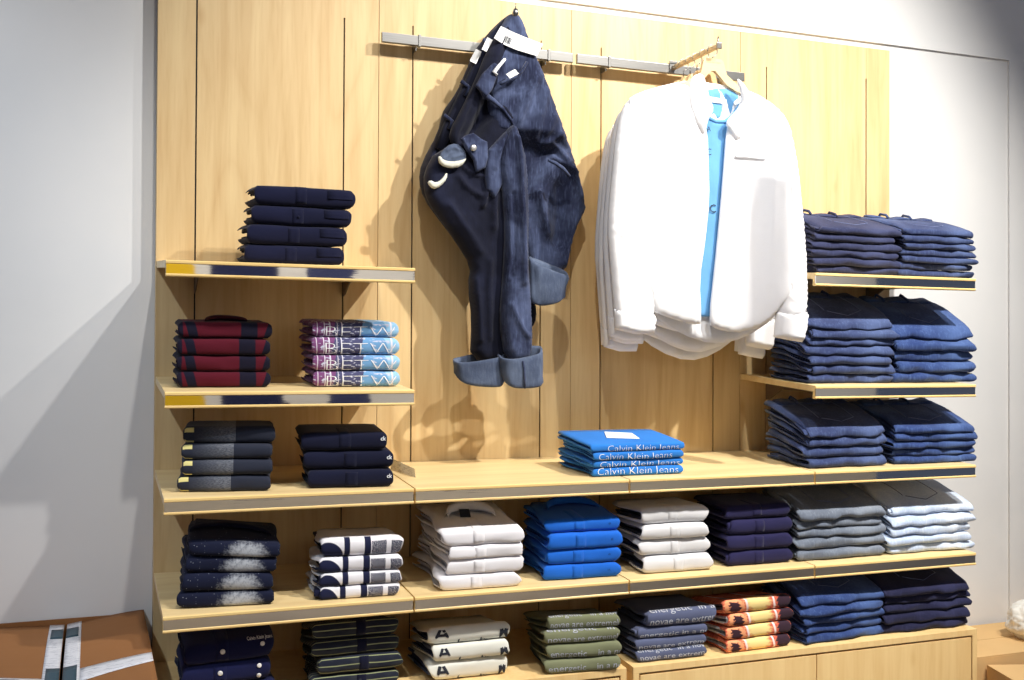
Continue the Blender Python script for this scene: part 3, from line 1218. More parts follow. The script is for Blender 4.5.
rail(.598, 1.187, (.70, 1.10), 'left brushed steel wall rail, behind the hanging dark jeans')
rail(1.200, 1.789, (1.30, 1.70), 'right brushed steel wall rail, above the hanging white shirts')

# short face-out hook for the jeans
root = bpy.data.objects.new('display_hook', None)
COL.objects.link(root)
root.location = (.966, -.042, 2.24)
tag(root, 'small steel display hook on left rail holding the dark jeans', 'hook')
b = MB()
b.box((-.012, -.0035, -.018), (.012, -.0005, .018), .001)
b.box((-.012, -.0035, .0135), (.012, .014, .0175), .0008)
b.build('mount', M['steel'], root)
b = MB()
b.tube([(0, -.003, .0), (-.002, -.02, .012), (-.006, -.06, .045), (-.009, -.1, .068), (-.0095, -.112, .076)], .0042, 10)
b.build('arm', M['steel'], root)
b = MB()
b.tube([(-.0095, -.108, .064), (-.0095, -.112, .074), (-.0095, -.114, .086)], [.008, .009, .006], 12)
b.tube([(-.0095, -.113, .084), (-.0095, -.114, .102)], .0016, 8)
b.build('end_knob', M['steel'], root)

# long face-out arm for the shirts
BX, BZ = 1.528, 2.243
root = bpy.data.objects.new('faceout_arm', None)
COL.objects.link(root)
root.location = (BX, -.042, BZ)
tag(root, 'straight steel face-out arm carrying the hangers of white shirts', 'rail arm')
b = MB()
b.box((-.014, -.004, -.02), (.014, -.0005, .02), .001)
b.box((-.014, -.004, .0095), (.014, .014, .0135), .0008)
b.build('mount', M['steel'], root)
b = MB()
b.box((-.006, -.262, -.008), (.006, -.004, .004), .0015)
b.build('bar', plain('warm_steel_bar', srgb(196, 182, 162), .35, .9), root)
b = MB()
b.tube([(0, -.258, .004), (0, -.262, .01), (0, -.262, .026)], [.004, .003, .002], 8)
b.box((-.008, -.270, -.011), (.008, -.2625, .008), .002)
b.build('end_stop', M['steel'], root)


# ------------------------------------------------------------------ hanging cloth
def chaikin(p, n=1, closed=True):
    for _ in range(n):
        q = []
        m = len(p)
        for i in range(m if closed else m - 1):
            a, b = p[i], p[(i + 1) % m]
            q += [(.75 * a[0] + .25 * b[0], .75 * a[1] + .25 * b[1]), (.25 * a[0] + .75 * b[0], .25 * a[1] + .75 * b[1])]
        p = q
    return p


def seg_dist(P, A, B):
    d = B - A
    L = max(float(d @ d), 1e-12)
    t = np.clip(((P - A) @ d) / L, 0, 1)
    return np.linalg.norm(P - (A + t[:, None] * d), axis=1)


def puff(mb, poly, Y, thick, folds=(), edge=.03, step=.009, smooth=1, lean=None, ruf=.0015, seed=0, back=.45, flat=.25, boost=1.):
    """a piece of hanging cloth with real volume: outline given by image points on the plane Y,
    swelling by `thick` between front and back, with folds [(points, width, height)]"""
    pl = chaikin(poly, smooth)
    to = lambda p: (lambda q: (q.x, q.z))(at(p[0], p[1], Y))
    out = [to(p) for p in pl]
    # resample the outline
    rs = []
    m = len(out)
    for i in range(m):
        a, b = np.array(out[i]), np.array(out[(i + 1) % m])
        n = max(1, int(np.linalg.norm(b - a) / step))
        for k in range(n):
            rs.append(tuple(a + (b - a) * k / n))
    xs = [p[0] for p in rs]
    zs = [p[1] for p in rs]
    R = random.Random(seed + 17)
    B = np.array(rs)
    grid = []
    z = min(zs) + step * .5
    r = 0
    while z < max(zs):
        x = min(xs) + (r % 2) * step * .5
        while x < max(xs):
            grid.append((x, z))
            x += step
        z += step * .87
        r += 1
    Gp = np.array(grid) if grid else np.zeros((0, 2))
    # inside test
    ins = np.zeros(len(Gp), bool)
    nb = len(B)
    for i in range(nb):
        a, b = B[i], B[(i + 1) % nb]
        c = (a[1] > Gp[:, 1]) != (b[1] > Gp[:, 1])
        with np.errstate(divide='ignore', invalid='ignore'):
            xi = (b[0] - a[0]) * (Gp[:, 1] - a[1]) / (b[1] - a[1] + 1e-15) + a[0]
        ins ^= c & (Gp[:, 0] < xi)
    Gp = Gp[ins]
    dist = np.full(len(Gp), 9.)
    for i in range(nb):
        dist = np.minimum(dist, seg_dist(Gp, B[i], B[(i + 1) % nb]))
    keep = dist > step * .45
    Gp, dist = Gp[keep], dist[keep]
    P = np.vstack([B, Gp])
    D = np.concatenate([np.zeros(nb), dist])
    res = delaunay_2d_cdt([Vector(p) for p in P], [(i, (i + 1) % nb) for i in range(nb)], [], 1, 1e-6)
    V, F, src = res[0], res[2], res[3]
    V2 = np.array([(v.x, v.y) for v in V])
    dd = np.array([D[s[0]] if s else 0 for s in src])
    k = np.clip(dd / edge, 0, 1)
    prof = np.sqrt(1 - (1 - k) ** 2)
    h = thick / 2 * (flat + (1 - flat) * prof)
    fold = np.zeros(len(V2))
    for pts, wdt, amp in folds:
        amp *= boost
        q = [np.array(to(p)) for p in chaikin(list(pts), 1, False)] if len(pts) > 2 else [np.array(to(p)) for p in pts]
        ds = np.full(len(V2), 9.)
        for a, b in zip(q, q[1:]):
            ds = np.minimum(ds, seg_dist(V2, a, b))
        fold += amp * (.45 * np.exp(-(ds / wdt) ** 2) + .55 * np.exp(-ds / (wdt * .8)))
    fold += np.array([ruf * (noise.noise(Vector((p[0] * 22, p[1] * 14, seed * 3.3))) + .5 * noise.noise(Vector((p[0] * 55, p[1] * 40, seed + 9.)))) for p in V2])
    yc = np.full(len(V2), float(Y))
    if lean is not None:
        yc = yc + np.array([lean(p[0], p[1]) for p in V2])
    sc = ((yc - CAM.y) / (Y - CAM.y))[:, None]
    V2 = np.array([[CAM.x, CAM.z]]) + (V2 - np.array([[CAM.x, CAM.z]])) * sc if lean is not None else V2
    fr = yc - h - fold * np.clip(k * 2, 0.15, 1)
    bk = yc + h * back + fold * 0
    bk = np.maximum(bk, fr + .0012)
    n = len(V2)
    vs = [(V2[i, 0], fr[i], V2[i, 1]) for i in range(n)] + [(V2[i, 0], bk[i], V2[i, 1]) for i in range(n)]
    fs = [tuple(f) for f in F] + [tuple(i + n for i in reversed(f)) for f in F]
    from collections import Counter
    ec = Counter()
    for f in F:
        for a, b in zip(f, list(f[1:]) + [f[0]]):
            ec[(a, b)] += 1
    for (a, b), c in list(ec.items()):
        if (b, a) not in ec:
            fs.append((b, a, a + n, b + n))
    x0, x1, zz0, zz1 = min(xs), max(xs), min(zs), max(zs)
    uv = [((v[0] - x0) / (x1 - x0), (v[2] - zz0) / (zz1 - zz0)) for v in vs]
    mb.add(vs, fs, uv)
    return mb


def strap(mb, pts, Y, wdt, thick=.004, yoff=None):
    """a flat band of cloth following image points on plane Y"""
    q = [at(p[0], p[1], Y) for p in pts]
    vs = []
    for i, p in enumerate(q):
        t = (q[min(i + 1, len(q) - 1)] - q[max(i - 1, 0)]).normalized()
        n = Vector((-t.z, 0, t.x)).normalized()
        ww = wdt[i] if isinstance(wdt, (list, tuple)) else wdt
        y = yoff[i] if yoff else 0
        for sx, dy in ((-1, 0), (-.5, -thick * .9), (.5, -thick * .9), (1, 0), (.5, thick * .3), (-.5, thick * .3)):
            vs.append(p + n * (ww / 2 * sx) + Vector((0, dy + y, 0)))
    fs = []
    for i in range(len(q) - 1):
        for k in range(6):
            k2 = (k + 1) % 6
            fs.append((i * 6 + k, i * 6 + k2, i * 6 + 6 + k2, i * 6 + 6 + k))
    fs += [tuple(range(5, -1, -1)), tuple((len(q) - 1) * 6 + k for k in range(6))]
    mb.add(vs, fs)


def quad_plate(mb, pts, Y, thick=.0012, sub=6, curl=0.):
    """a thin bent card whose corners are image points on plane Y"""
    a, b, c, d = [at(p[0], p[1], Y) for p in pts]
    vs, fs = [], []
    for o in (0, thick):
        for i in range(sub + 1):
            for j in range(2):
                u, v = i / sub, j
                p = (a * (1 - u) + b * u) * (1 - v) + (d * (1 - u) + c * u) * v
                vs.append(p + Vector((0, o - curl * 4 * u * (1 - u), 0)))
    m = (sub + 1) * 2
    for i in range(sub):
        k = i * 2
        fs += [(k, k + 1, k + 3, k + 2), (m + k, m + k + 2, m + k + 3, m + k + 1), (k, k + 2, m + k + 2, m + k), (k + 1, m + k + 1, m + k + 3, k + 3)]
    fs += [(0, m, m + 1, 1), (2 * sub, 2 * sub + 1, m + 2 * sub + 1, m + 2 * sub)]
    mb.add(vs, fs, smooth=False)


def hang_root(name, label, cat, loc, group=None):
    r = bpy.data.objects.new(name, None)
    COL.objects.link(r)
    r.location = loc
    tag(r, label, cat, group)
    return r


def local(mb, root):
    L = root.location
    mb.v = [(x - L.x, y - L.y, z - L.z) for x, y, z in mb.v]
    return mb


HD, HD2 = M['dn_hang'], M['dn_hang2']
# ---- the pair of jeans hanging nearer the wall
J = hang_root('hanging_jeans', 'rear pair of dark hanging jeans with one rolled cuff at right', 'jeans', (.957, -.1, 2.3), 'dark jeans hanging from the hook')
mb = MB()
puff(mb, [(505, 18), (512, 14), (519, 18), (525, 34), (534, 57), (544, 80), (555, 111), (561, 127), (572, 158), (583, 205), (584, 211), (578, 220), (570, 240), (563, 277), (530, 277), (520, 240),
          (505, 200), (492, 140), (486, 90), (490, 50)], -.125, .075,
     [(((535, 75), (520, 105), (512, 130)), .012, .008), (((545, 85), (535, 120), (528, 150)), .012, .007), (((553, 112), (540, 140), (530, 150)), .01, .007), (((560, 135), (548, 142), (530, 152)), .008, .009),
      (((537, 150), (550, 147), (570, 175), (580, 205)), .012, .012), (((548, 160), (572, 175)), .006, .007), (((533, 190), (538, 215), (545, 240)), .014, .012), (((580, 212), (568, 240), (560, 272)), .01, .01),
      (((555, 180), (556, 215), (552, 250)), .022, -.014)], edge=.03, step=.007, seed=1, boost=1.7, ruf=.0035, lean=lambda x, z: .045 * min(max((1.985 - z) / .05, 0), 1) + .03 * min(max((1.95 - z) / .25, 0), 1))
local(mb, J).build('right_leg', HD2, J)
mb = MB()
puff(mb, [(512, 14), (505, 17), (494, 27), (485, 37), (475, 50), (466, 71), (457, 92), (446, 107), (442, 114), (438, 133), (421.5, 163), (419, 181), (424, 199), (440, 221), (455, 240), (472, 268), (500, 280),
          (500, 200), (490, 120), (495, 60), (515, 30)], -.07, .07,
     [(((480, 60), (462, 100), (446, 140)), .012, .009), (((495, 40), (478, 80), (462, 130)), .01, -.006), (((430, 190), (445, 215), (470, 250)), .016, .012), (((440, 120), (428, 155), (424, 185)), .01, .008)],
     edge=.025, step=.007, seed=2, boost=1.7, ruf=.0035)
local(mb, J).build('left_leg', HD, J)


def cuff(mb, TL, TR, BL, BR, Y, depth, sag_t, sag_b, seed, wall=.0045, n=40):
    """a rolled trouser cuff: an open, slightly crumpled band with thick rims; corners are image points on plane Y"""
    tl, tr, bl, br = [at(p[0], p[1], Y) for p in (TL, TR, BL, BR)]
    px_m = (at(500, 300, Y) - at(500, 301, Y)).z
    prof = [(0, 0), (.06, .9), (.16, 1), (.5, 1.06), (.84, 1), (.95, .9), (1, 0), (.9, -1), (.5, -1), (.1, -1)]
    vs, fs = [], []
    for k in range(n):
        q = 2 * pi * k / n
        cx = (1 - math.copysign(abs(cos(q)) ** .7, cos(q))) / 2
        sn = math.copysign(abs(sin(q)) ** .8, sin(q))          # +1 towards the aisle
        for v, o in prof:
            T, Bm = tl.lerp(tr, cx), bl.lerp(br, cx)
            T = T - Vector((0, 0, max(sn, 0) * sag_t * px_m - max(-sn, 0) * sag_t * .5 * px_m))
            Bm = Bm - Vector((0, 0, max(sn, -.2) * sag_b * px_m))
            p = T.lerp(Bm, v)
            w_ = .009 * noise.noise(Vector((cos(q) * 1.6 + seed, sin(q) * 1.6, v * 2))) + .003 * noise.noise(Vector((cos(q) * 4 + seed, sin(q) * 4, v * 5)))
            off = wall * o + w_
            vs.append(p + Vector((-cos(q) * off, -sn * depth / 2 - sin(q) * off, 0)))
    m = len(prof)
    for k in range(n):
        for a in range(m):
            fs.append((k * m + a, k * m + (a + 1) % m, ((k + 1) % n) * m + (a + 1) % m, ((k + 1) % n) * m + a))
    mb.add(vs, fs)


mb = MB()
cuff(mb, (529, 257), (568, 272), (531, 299), (561, 294), -.15, .05, 6, 9, 3)
local(mb, J).build('cuff', M['dn_in'], J)
mb = MB()
strap(mb, [(508, 22), (495, 36), (484, 55), (473, 78), (461, 104), (449, 128), (440, 150)], -.112, [.03, .035, .036, .038, .04, .04, .035], .007)
w = local(mb, J).build('waistband', HD, J)
mb = MB()
for p in (((476, 48.8), (481.7, 51.6), (476, 64), (469.7, 60.8)), ):
    quad_plate(mb, p, -.124)
local(mb, J).build('size_label', M['paper'], J)
mb = MB()
puff(mb, [(525, 296), (535, 302), (536, 318), (532, 328), (524, 328), (522, 305)], -.07, .04, edge=.015, step=.007, seed=4)
local(mb, J).build('left_leg_hem', HD, J)

mb = MB()
strap(mb, [(548, 160), (556, 163), (565, 168), (573, 175)], -.185, [.008, .012, .012, .008], .005, [0, .004, .012, .022])
local(mb, J).build('pocket_edge', HD2, J)

# ---- the pair of jeans in front
K = hang_root('hanging_jeans', 'front pair of dark hanging jeans, open waist, two rolled cuffs at bottom', 'jeans', (.957, -.13, 2.3), 'dark jeans hanging from the hook')
mb = MB()
puff(mb, [(508, 20), (516, 22), (520, 36), (512, 44), (506, 66), (499, 76), (507, 98), (514, 124), (510, 140), (500, 160), (488, 172), (470, 160), (452, 146), (448, 134), (462, 108), (476, 78), (486, 52), (498, 32)],
     -.135, .05, [(((505, 30), (492, 60), (484, 90)), .01, .008), (((478, 90), (462, 130), (456, 150)), .008, -.008), (((492, 95), (480, 122), (468, 142)), .022, -.038), (((486, 96), (500, 108), (513, 126)), .006, .008)],
     edge=.018, seed=5, boost=1.7, ruf=.003)
local(mb, K).build('waist', HD, K)
mb = MB()
strap(mb, [(478, 84), (485, 95), (494, 101), (503, 109), (511, 120), (515, 130)], -.165, [.012, .02, .014, .01, .008, .006], .006)
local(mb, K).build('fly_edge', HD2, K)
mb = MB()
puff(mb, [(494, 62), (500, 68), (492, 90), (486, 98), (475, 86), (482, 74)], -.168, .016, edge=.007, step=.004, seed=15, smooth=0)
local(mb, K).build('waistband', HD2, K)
# left leg, wide, down to the left cuff
mb = MB()
puff(mb, [(436, 150), (460, 150), (490, 150), (508, 135), (510, 170), (508, 230), (507, 300), (508, 362), (470, 362), (472, 320), (468, 285), (471, 266), (456, 242), (440, 220), (428, 202), (424, 190), (424, 172)],
     -.12, .08, [(((490, 160), (484, 185), (476, 215)), .008, .011), (((500, 150), (490, 190), (488, 240)), .012, .01), (((470, 270), (474, 310), (476, 350)), .008, .009), (((452, 175), (462, 190), (480, 200)), .008, .007),
                 (((486, 250), (484, 300), (486, 350)), .008, .007), (((440, 200), (462, 230), (480, 260)), .014, .009), (((455, 165), (470, 178), (490, 178)), .006, .006)], edge=.024, step=.007, seed=6, boost=1.7, ruf=.0035)
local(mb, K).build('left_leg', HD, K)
# right leg, narrow, its worn denim brightened to look lit
mb = MB()
puff(mb, [(514, 124), (519, 142), (525, 162), (527, 210), (526, 255), (529, 300), (531, 345), (527, 361), (505, 361), (499, 322), (503, 275), (505, 230), (502, 190), (497, 168), (500, 145), (506, 130)],
     -.165, .075, [(((513, 130), (516, 170), (519, 230), (520, 300)), .01, .01), (((505, 300), (515, 325), (527, 340)), .008, .006), (((508, 180), (511, 240), (507, 290)), .006, -.006)], edge=.022, step=.006, seed=7, boost=1.7, ruf=.003)
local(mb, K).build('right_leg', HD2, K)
mb = MB()
puff(mb, [(488, 150), (497, 140), (507, 130), (514, 125), (510, 140), (504, 158), (502, 185), (494, 200), (486, 190), (484, 168)], -.165, .035,
     [(((508, 132), (498, 150), (492, 175)), .007, .007)], edge=.012, step=.005, seed=8, smooth=0)
local(mb, K).build('crotch_fold', HD2, K)
# cuffs
mb = MB()
cuff(mb, (454, 360), (503, 352), (457, 376), (504, 379), -.14, .07, 4, 9, 9)
local(mb, K).build('cuff', M['dn_in'], K)['label'] = 'left rolled cuff showing the paler wrong side'
mb = MB()
cuff(mb, (500, 355), (541, 347), (504, 380), (542, 378), -.175, .075, 6, 9, 11)
rc = local(mb, K).build('cuff', M['dn_in'], K)
rc['label'] = 'right rolled cuff with a raised side seam'
mb = MB()
mb.tube([at(523, 361, -.216), at(524.5, 370, -.221), at(525, 380, -.221), at(525, 388.5, -.217)], [.0025, .003, .003, .0025], 8)
local(mb, K).build('side_seam', M['dn_hang2'], rc)
# seams and belt loops
mb = MB()
mb.tube([at(x, y, Y) for x, y, Y in ((516, 132, -.196), (521.5, 150, -.2), (524, 170, -.2), (525.5, 210, -.198), (524.5, 255, -.198), (527, 300, -.198), (529, 340, -.198))], .0016, 6)
local(mb, K).build('inseam', M['thread'], K)
for pts, Y, par in (((((488, 42), (480, 53)), -.122, J)), (((466, 84), (459, 98)), -.122, J), (((449, 118), (443, 131)), -.122, J)):
    mb = MB()
    (xa, ya), (xb, yb) = pts
    strap(mb, [(xa - 5, ya - 3), (xa + 3, ya + 3), (xb + 6, yb - 2)], Y, .012, .004)
    local(mb, par).build('belt_loop', HD2, par)
# flap with metal button
mb = MB()
puff(mb, [(460, 139), (466, 135), (473, 133), (481, 139), (487, 142), (488, 158), (485, 168), (476, 173), (473, 160), (466, 150)], -.175, .02, [(((462, 140), (474, 162)), .005, .004)], edge=.006, step=.004, seed=12, smooth=0)
fl = local(mb, K).build('button_flap', HD2, K)
c = at(473.5, 148, -.1885)
mb = MB()
mb.tube([c + Vector((0, .002, 0)), c, c + Vector((0, -.003, 0)), c + Vector((0, -.0045, 0))], [.006, .0095, .0088, .005], 16)
local(mb, K).build('button', plain('silver_button', srgb(214, 212, 206), .3, .8), fl)
mb = MB()
puff(mb, [(438, 157), (446, 146), (456, 143), (464, 149), (467, 158), (462, 165), (446, 166)], -.166, .014, [(((445, 152), (452, 147), (460, 151)), .004, .005), (((452, 158), (462, 155)), .004, .005), (((443, 160), (450, 153)), .003, .005)], edge=.008, step=.004, seed=21, ruf=.003)
local(mb, K).build('fly_lining', M['dn_in'], K)
for pts, sd, yy in (([(437.5, 157), (440, 165), (450, 168.5), (461, 167), (467, 158), (462, 160), (452, 162), (443, 160), (440.5, 156)], 13, -.174), ([(427, 183), (433, 189.5), (440, 187), (447, 179), (447, 171.5), (442, 179), (436, 183), (430, 180)], 14, -.163)):
    mb = MB()
    puff(mb, pts, yy, .014, [], edge=.006, step=.004, seed=sd, ruf=.002)
    local(mb, K).build('pocket_lining', M['pocketing'], K)
mb = MB()
quad_plate(mb, ((487.4, 37.3), (493, 40), (486.5, 51.6), (481.7, 49.3)), -.152)
local(mb, K).build('size_label', M['paper'], K)
mb = MB()
quad_plate(mb, ((506, 74), (515, 69), (519, 73.6), (510, 78.5)), -.188)
local(mb, K).build('care_label', M['paper'], K)
mb = MB()
mb.tube([at(505, 59, -.172), at(499, 66, -.178), at(494, 72, -.18), at(497, 75, -.176)], [.004, .005, .006, .004], 8)
local(mb, K).build('white_cord', M['paper'], K)
mb = MB()
strap(mb, [(500, 84), (508, 80), (516, 77), (522, 71), (527, 62)], -.182, .009, .006)
local(mb, K).build('inner_waist_edge', HD2, K)
# price sticker wrapped over the waist
mb = MB()
top = [(501, 26), (513, 32), (525, 37), (543, 44)]
bot = [(494, 38), (505, 45), (517, 50), (537, 56)]
vs = []
for yo in (0, .0012):
    for i in range(4):
        for p in (top[i], bot[i]):
            q = at(p[0], p[1], -.172 + .004 * (i == 3))
            vs.append(q + Vector((0, yo, 0)))
fs = []
for i in range(3):
    k = i * 2
    fs += [(k, k + 1, k + 3, k + 2), (8 + k, 10 + k, 11 + k, 9 + k), (k, k + 2, k + 10, k + 8), (k + 1, k + 9, k + 11, k + 3)]
fs += [(0, 8, 9, 1), (6, 7, 15, 14)]
mb.add(vs, fs, smooth=False)
tg = local(mb, K).build('price_ticket', M['paper'], K)
mb = MB()
for k, wd_ in enumerate((1, .6, 1.2, .5, .9, 1.3, .6, 1.)):
    px = 505.5 + k * .85
    py = 35.2 + k * .45
    quad_plate(mb, ((px, py), (px + .5 * wd_, py + .25), (px - 2.4 + .5 * wd_, py + 6.2), (px - 2.4, py + 6)), -.1735, .0006, 1)
local(mb, K).build('barcode', M['ink'], tg)['kind'] = 'stuff'


# ---- white shirts on hangers
def hanger(Y, label, group, dz=0.):
    root = hang_root('clothes_hanger', label, 'hanger', (BX, Y, BZ), group)
    s = MB()
    pts = [(1.385, 2.106), (1.40, 2.122), (1.45, 2.142), (1.487, 2.168), (1.496, 2.205), (1.502, 2.212), (1.555, 2.212), (1.563, 2.205), (1.574, 2.168), (1.612, 2.142), (1.66, 2.122), (1.675, 2.106), (1.668, 2.104), (1.61, 2.122),
           (1.575, 2.138), (1.535, 2.176), (1.522, 2.176), (1.485, 2.138), (1.45, 2.122), (1.39, 2.104)]
    s.prism([(x - BX, z - BZ - dz) for x, z in pts], -.006, .006)
    s.build('shoulder_frame', M['hangwood'], root)
    h = MB()
    r0 = .0165
    path = [(0, 0, -.031 - dz), (0, 0, -.027), (.006, 0, -.0235)] + [(r0 * cos(radians(a)), 0, -.0075 + r0 * sin(radians(a))) for a in range(-50, 200, 15)]
    h.tube(path, .0016, 7)
    h.build('hook', M['steel'], root)
    return root


HN = ['front pale wooden hanger carrying the open white shirt and blue tee', 'second pale wooden hanger from the front, under white shirt', 'third pale wooden hanger from the front, hidden by white shirts',
      'fourth pale wooden hanger from the front, near the wall', 'rearmost pale wooden hanger, right against the wall rail']
HY = [-.272, -.226, -.186, -.146, -.106]
for k in range(5):
    hg = hanger(HY[k], HN[k], 'wooden hangers on the face-out arm', 0 if k == 0 else .026)
    if k == 0:
        vs, fs = text_mesh('Calvin Klein Jeans', .0085)
        t = MB()
        wtx = max(v.x for v in vs)
        t.add([(v.x * .05 / wtx - .026, -.0063, v.y - .045) for v in vs], fs, smooth=False)
        t.build('printed_lettering', plain('tan_print', srgb(206, 176, 128), .7), hg)

SW = M['shirtwhite']
YS = -.272


def RIGHT_LEAN(x, z):
    t = min(max((x - 1.57) / .25, 0), 1)
    return -.15 * t * t * (3 - 2 * t) * min(max((2.12 - z) / .25, 0), 1)


def shirt(label, front):
    RLEAN = RIGHT_LEAN if front else None
    root = hang_root('hanging_shirt', label, 'shirt', (BX, YS, BZ - .04), 'white shirts on the face-out arm')
    dx = 0 if front else 8
    b = MB()
    puff(b, [(688, 84), (668, 86), (642, 93), (626, 101), (627, 160), (638, 230), (650, 310), (672, 319), (699, 326), (701, 318), (699, 280), (705, 240), (709, 200), (708, 160), (707, 132), (700, 112), (694, 96)], YS - .026, .026,
         [(((690, 100), (680, 160), (676, 240), (672, 310)), .012, .005), (((650, 110), (660, 180), (662, 300)), .014, .004), (((693, 92), (692, 160), (692, 320)), .004, .003)], edge=.03, step=.011, seed=31, lean=RLEAN)
    puff(b, [(742, 92), (765, 100), (784, 116), (789, 160), (794, 230), (797, 285), (772, 318), (755, 328), (735, 333), (712, 328), (709, 316), (714, 270), (720, 210), (724, 160), (726, 132), (730, 118), (740, 105)], YS - .026, .026,
         [(((735, 150), (740, 220), (735, 320)), .012, .004), (((770, 120), (772, 200), (765, 310)), .014, .005)], edge=.03, step=.011, seed=32, lean=RLEAN)
    local(b, root).build('front_panels', SW, root)
    b = MB()
    puff(b, [(690, 80), (668, 84), (640, 92), (626, 100), (630, 200), (648, 312), (680, 334), (715, 345), (745, 338), (775, 318), (796, 285), (790, 160), (784, 114), (765, 98), (742, 88)], YS + .006, .008,
         [(((680, 330), (715, 340), (750, 330)), .02, .004), (((690, 300), (700, 338)), .008, .004), (((730, 300), (726, 340)), .008, .004)], edge=.02, step=.013, seed=33, lean=RLEAN)
    local(b, root).build('back_panel', SW, root)
    b = MB()
    puff(b, [(644, 92), (632, 97), (622, 107), (616, 132), (611, 180), (607, 228), (610, 262), (613, 300), (615, 318), (652, 322), (655, 300), (652, 250), (652, 190), (650, 130)], YS - .012, .045,
         [(((636, 105), (626, 150), (620, 220), (626, 310)), .008, .007), (((640, 120), (634, 180), (632, 260), (636, 315)), .008, .006), (((619, 140), (613, 190), (611, 230)), .006, .005), (((608, 228), (620, 236)), .005, .005)], edge=.024, step=.009, seed=34, lean=RLEAN)
    sl = local(b, root).build('sleeve', SW, root)
    b = MB()
    puff(b, [(614, 309), (632, 313), (653, 314), (655, 318), (653, 334), (634, 334), (615, 329)], YS - .014, .05, [], edge=.012, step=.008, seed=35, lean=RLEAN, smooth=0)
    local(b, root).build('cuff', SW, sl)
    b = MB()
    puff(b, [(770, 106), (784, 116), (791, 135), (798, 185), (804, 240), (806, 290), (805, 318), (776, 318), (780, 290), (786, 240), (782, 180)], YS - .012, .045,
         [(((790, 140), (796, 220), (796, 310)), .008, .006), (((784, 160), (790, 240), (786, 300)), .007, .006), (((784, 296), (803, 306)), .005, .004)], edge=.022, step=.009, seed=36, lean=RLEAN)
    sr = local(b, root).build('sleeve', SW, root)
    b = MB()
    puff(b, [(776, 312), (790, 314), (806, 312), (804, 330), (801, 342), (788, 340), (774, 337)], YS - .014, .05, [], edge=.012, step=.008, seed=37, lean=RLEAN, smooth=0)
    local(b, root).build('cuff', SW, sr)
    b = MB()
    puff(b, [(692, 76), (702, 73), (706, 84), (709, 98), (714, 110), (708, 118), (704, 137), (697, 126), (691, 112), (688, 90)], YS - .038, .02, [(((694, 78), (700, 110), (703, 130)), .006, .005)], edge=.012, step=.006, seed=38, lean=RLEAN)
    puff(b, [(736, 78), (742, 82), (749.5, 93.5), (754, 110), (756, 123), (748, 128), (737, 142), (731, 133), (725, 124), (731, 115), (742, 106), (741, 93)], YS - .038, .022, [(((738, 84), (748, 105), (740, 130)), .006, .005)], edge=.012, step=.006, seed=39, lean=RLEAN)
    local(b, root).build('collar', SW, root)['label'] = 'open pointed collar'
    b = MB()
    puff(b, [(735, 154), (766, 156.5), (766, 160), (735, 157.5)], YS - .043, .006, [], edge=.004, step=.005, seed=40, lean=RLEAN, smooth=0)
    local(b, root).build('chest_pocket_welt', SW, root)
    return root


SL = ['front white shirt, hanging open over a blue tee', 'second white shirt from the front, hanging right behind the open one', 'third white shirt from the front on the arm', 'fourth white shirt, cuff hanging lowest at right', 'rearmost white shirt, nearest the wall on the arm']
sh0 = shirt(SL[0], True)


def copy_tree(o, parent=None):
    c = o.copy()
    COL.objects.link(c)
    c.parent = parent
    for ch in list(o.children):
        copy_tree(ch, c)
    return c


sh1 = shirt(SL[1], False)
for k in range(1, 5):
    c = sh1 if k == 1 else copy_tree(sh1)
    c['label'] = SL[k]
    c.location = (BX + (-.034, -.022, -.012, -.006)[k - 1], HY[k], sh0.location.z - (.02, .026, .05, .042)[k - 1])
    c.scale = (.87, 1, 1)
    c.rotation_euler = (0, (.006, -.008, .004, -.004)[k - 1], (.0, .0, .0, .0)[k - 1])

# ---- blue tee inside the front shirt
root = hang_root('hanging_tee_shirt', 'bright blue tee shirt hanging inside the open white shirt', 'tee shirt', (BX, YS, BZ - .05))
b = MB()
puff(b, [(694, 97), (700, 108), (707, 117), (717, 121.5), (725, 121.5), (733, 115), (741, 103), (746, 99), (766, 106), (778, 118), (780, 200), (781, 316), (715, 317), (655, 315), (650, 200), (645, 112), (660, 104), (680, 98)], YS - .008, .012,
     [(((716, 150), (712, 230), (710, 310)), .012, .003), (((700, 118), (712, 126), (726, 124)), .004, .003)], edge=.02, step=.011, seed=51, lean=RIGHT_LEAN)
local(b, root).build('front_body', M['teeblue'], root)
b = MB()
puff(b, [(702, 92), (712, 89), (724, 88), (736, 92), (742, 100), (736, 112), (726, 119), (716, 119), (707, 113), (701, 103)], YS + .003, .005, [(((705, 98), (722, 93), (738, 100)), .005, .003)], edge=.01, step=.007, seed=52)
local(b, root).build('back_neck', M['teeblue'], root)
b = MB()
quad_plate(b, ((710, 96.5), (726.5, 99.5), (726, 104), (710.5, 102)), YS - .003)
local(b, root).build('neck_label', M['paper'], root)
b = MB()
strap(b, [(700, 109), (706, 116.5), (716, 121.5), (725, 121.5), (733, 115), (740, 104)], YS - .015, .011, .003)
local(b, root).build('neck_rib', M['teeblue'], root)
for body, x, y, sz in (('A', 706.5, 131, .02), ('C', 705.5, 155, .028), ('S', 706, 181, .024), ('eC', 704, 212, .034)):
    vs, fs = text_mesh(body, sz)
    o_ = at(x, y, YS - .0175)
    t = MB()
    t.add([(o_.x + v.x, o_.y - .0018, o_.z + v.y) for v in vs], fs, smooth=False)
    local(t, root).build('printed_letter', M['ink'], root)

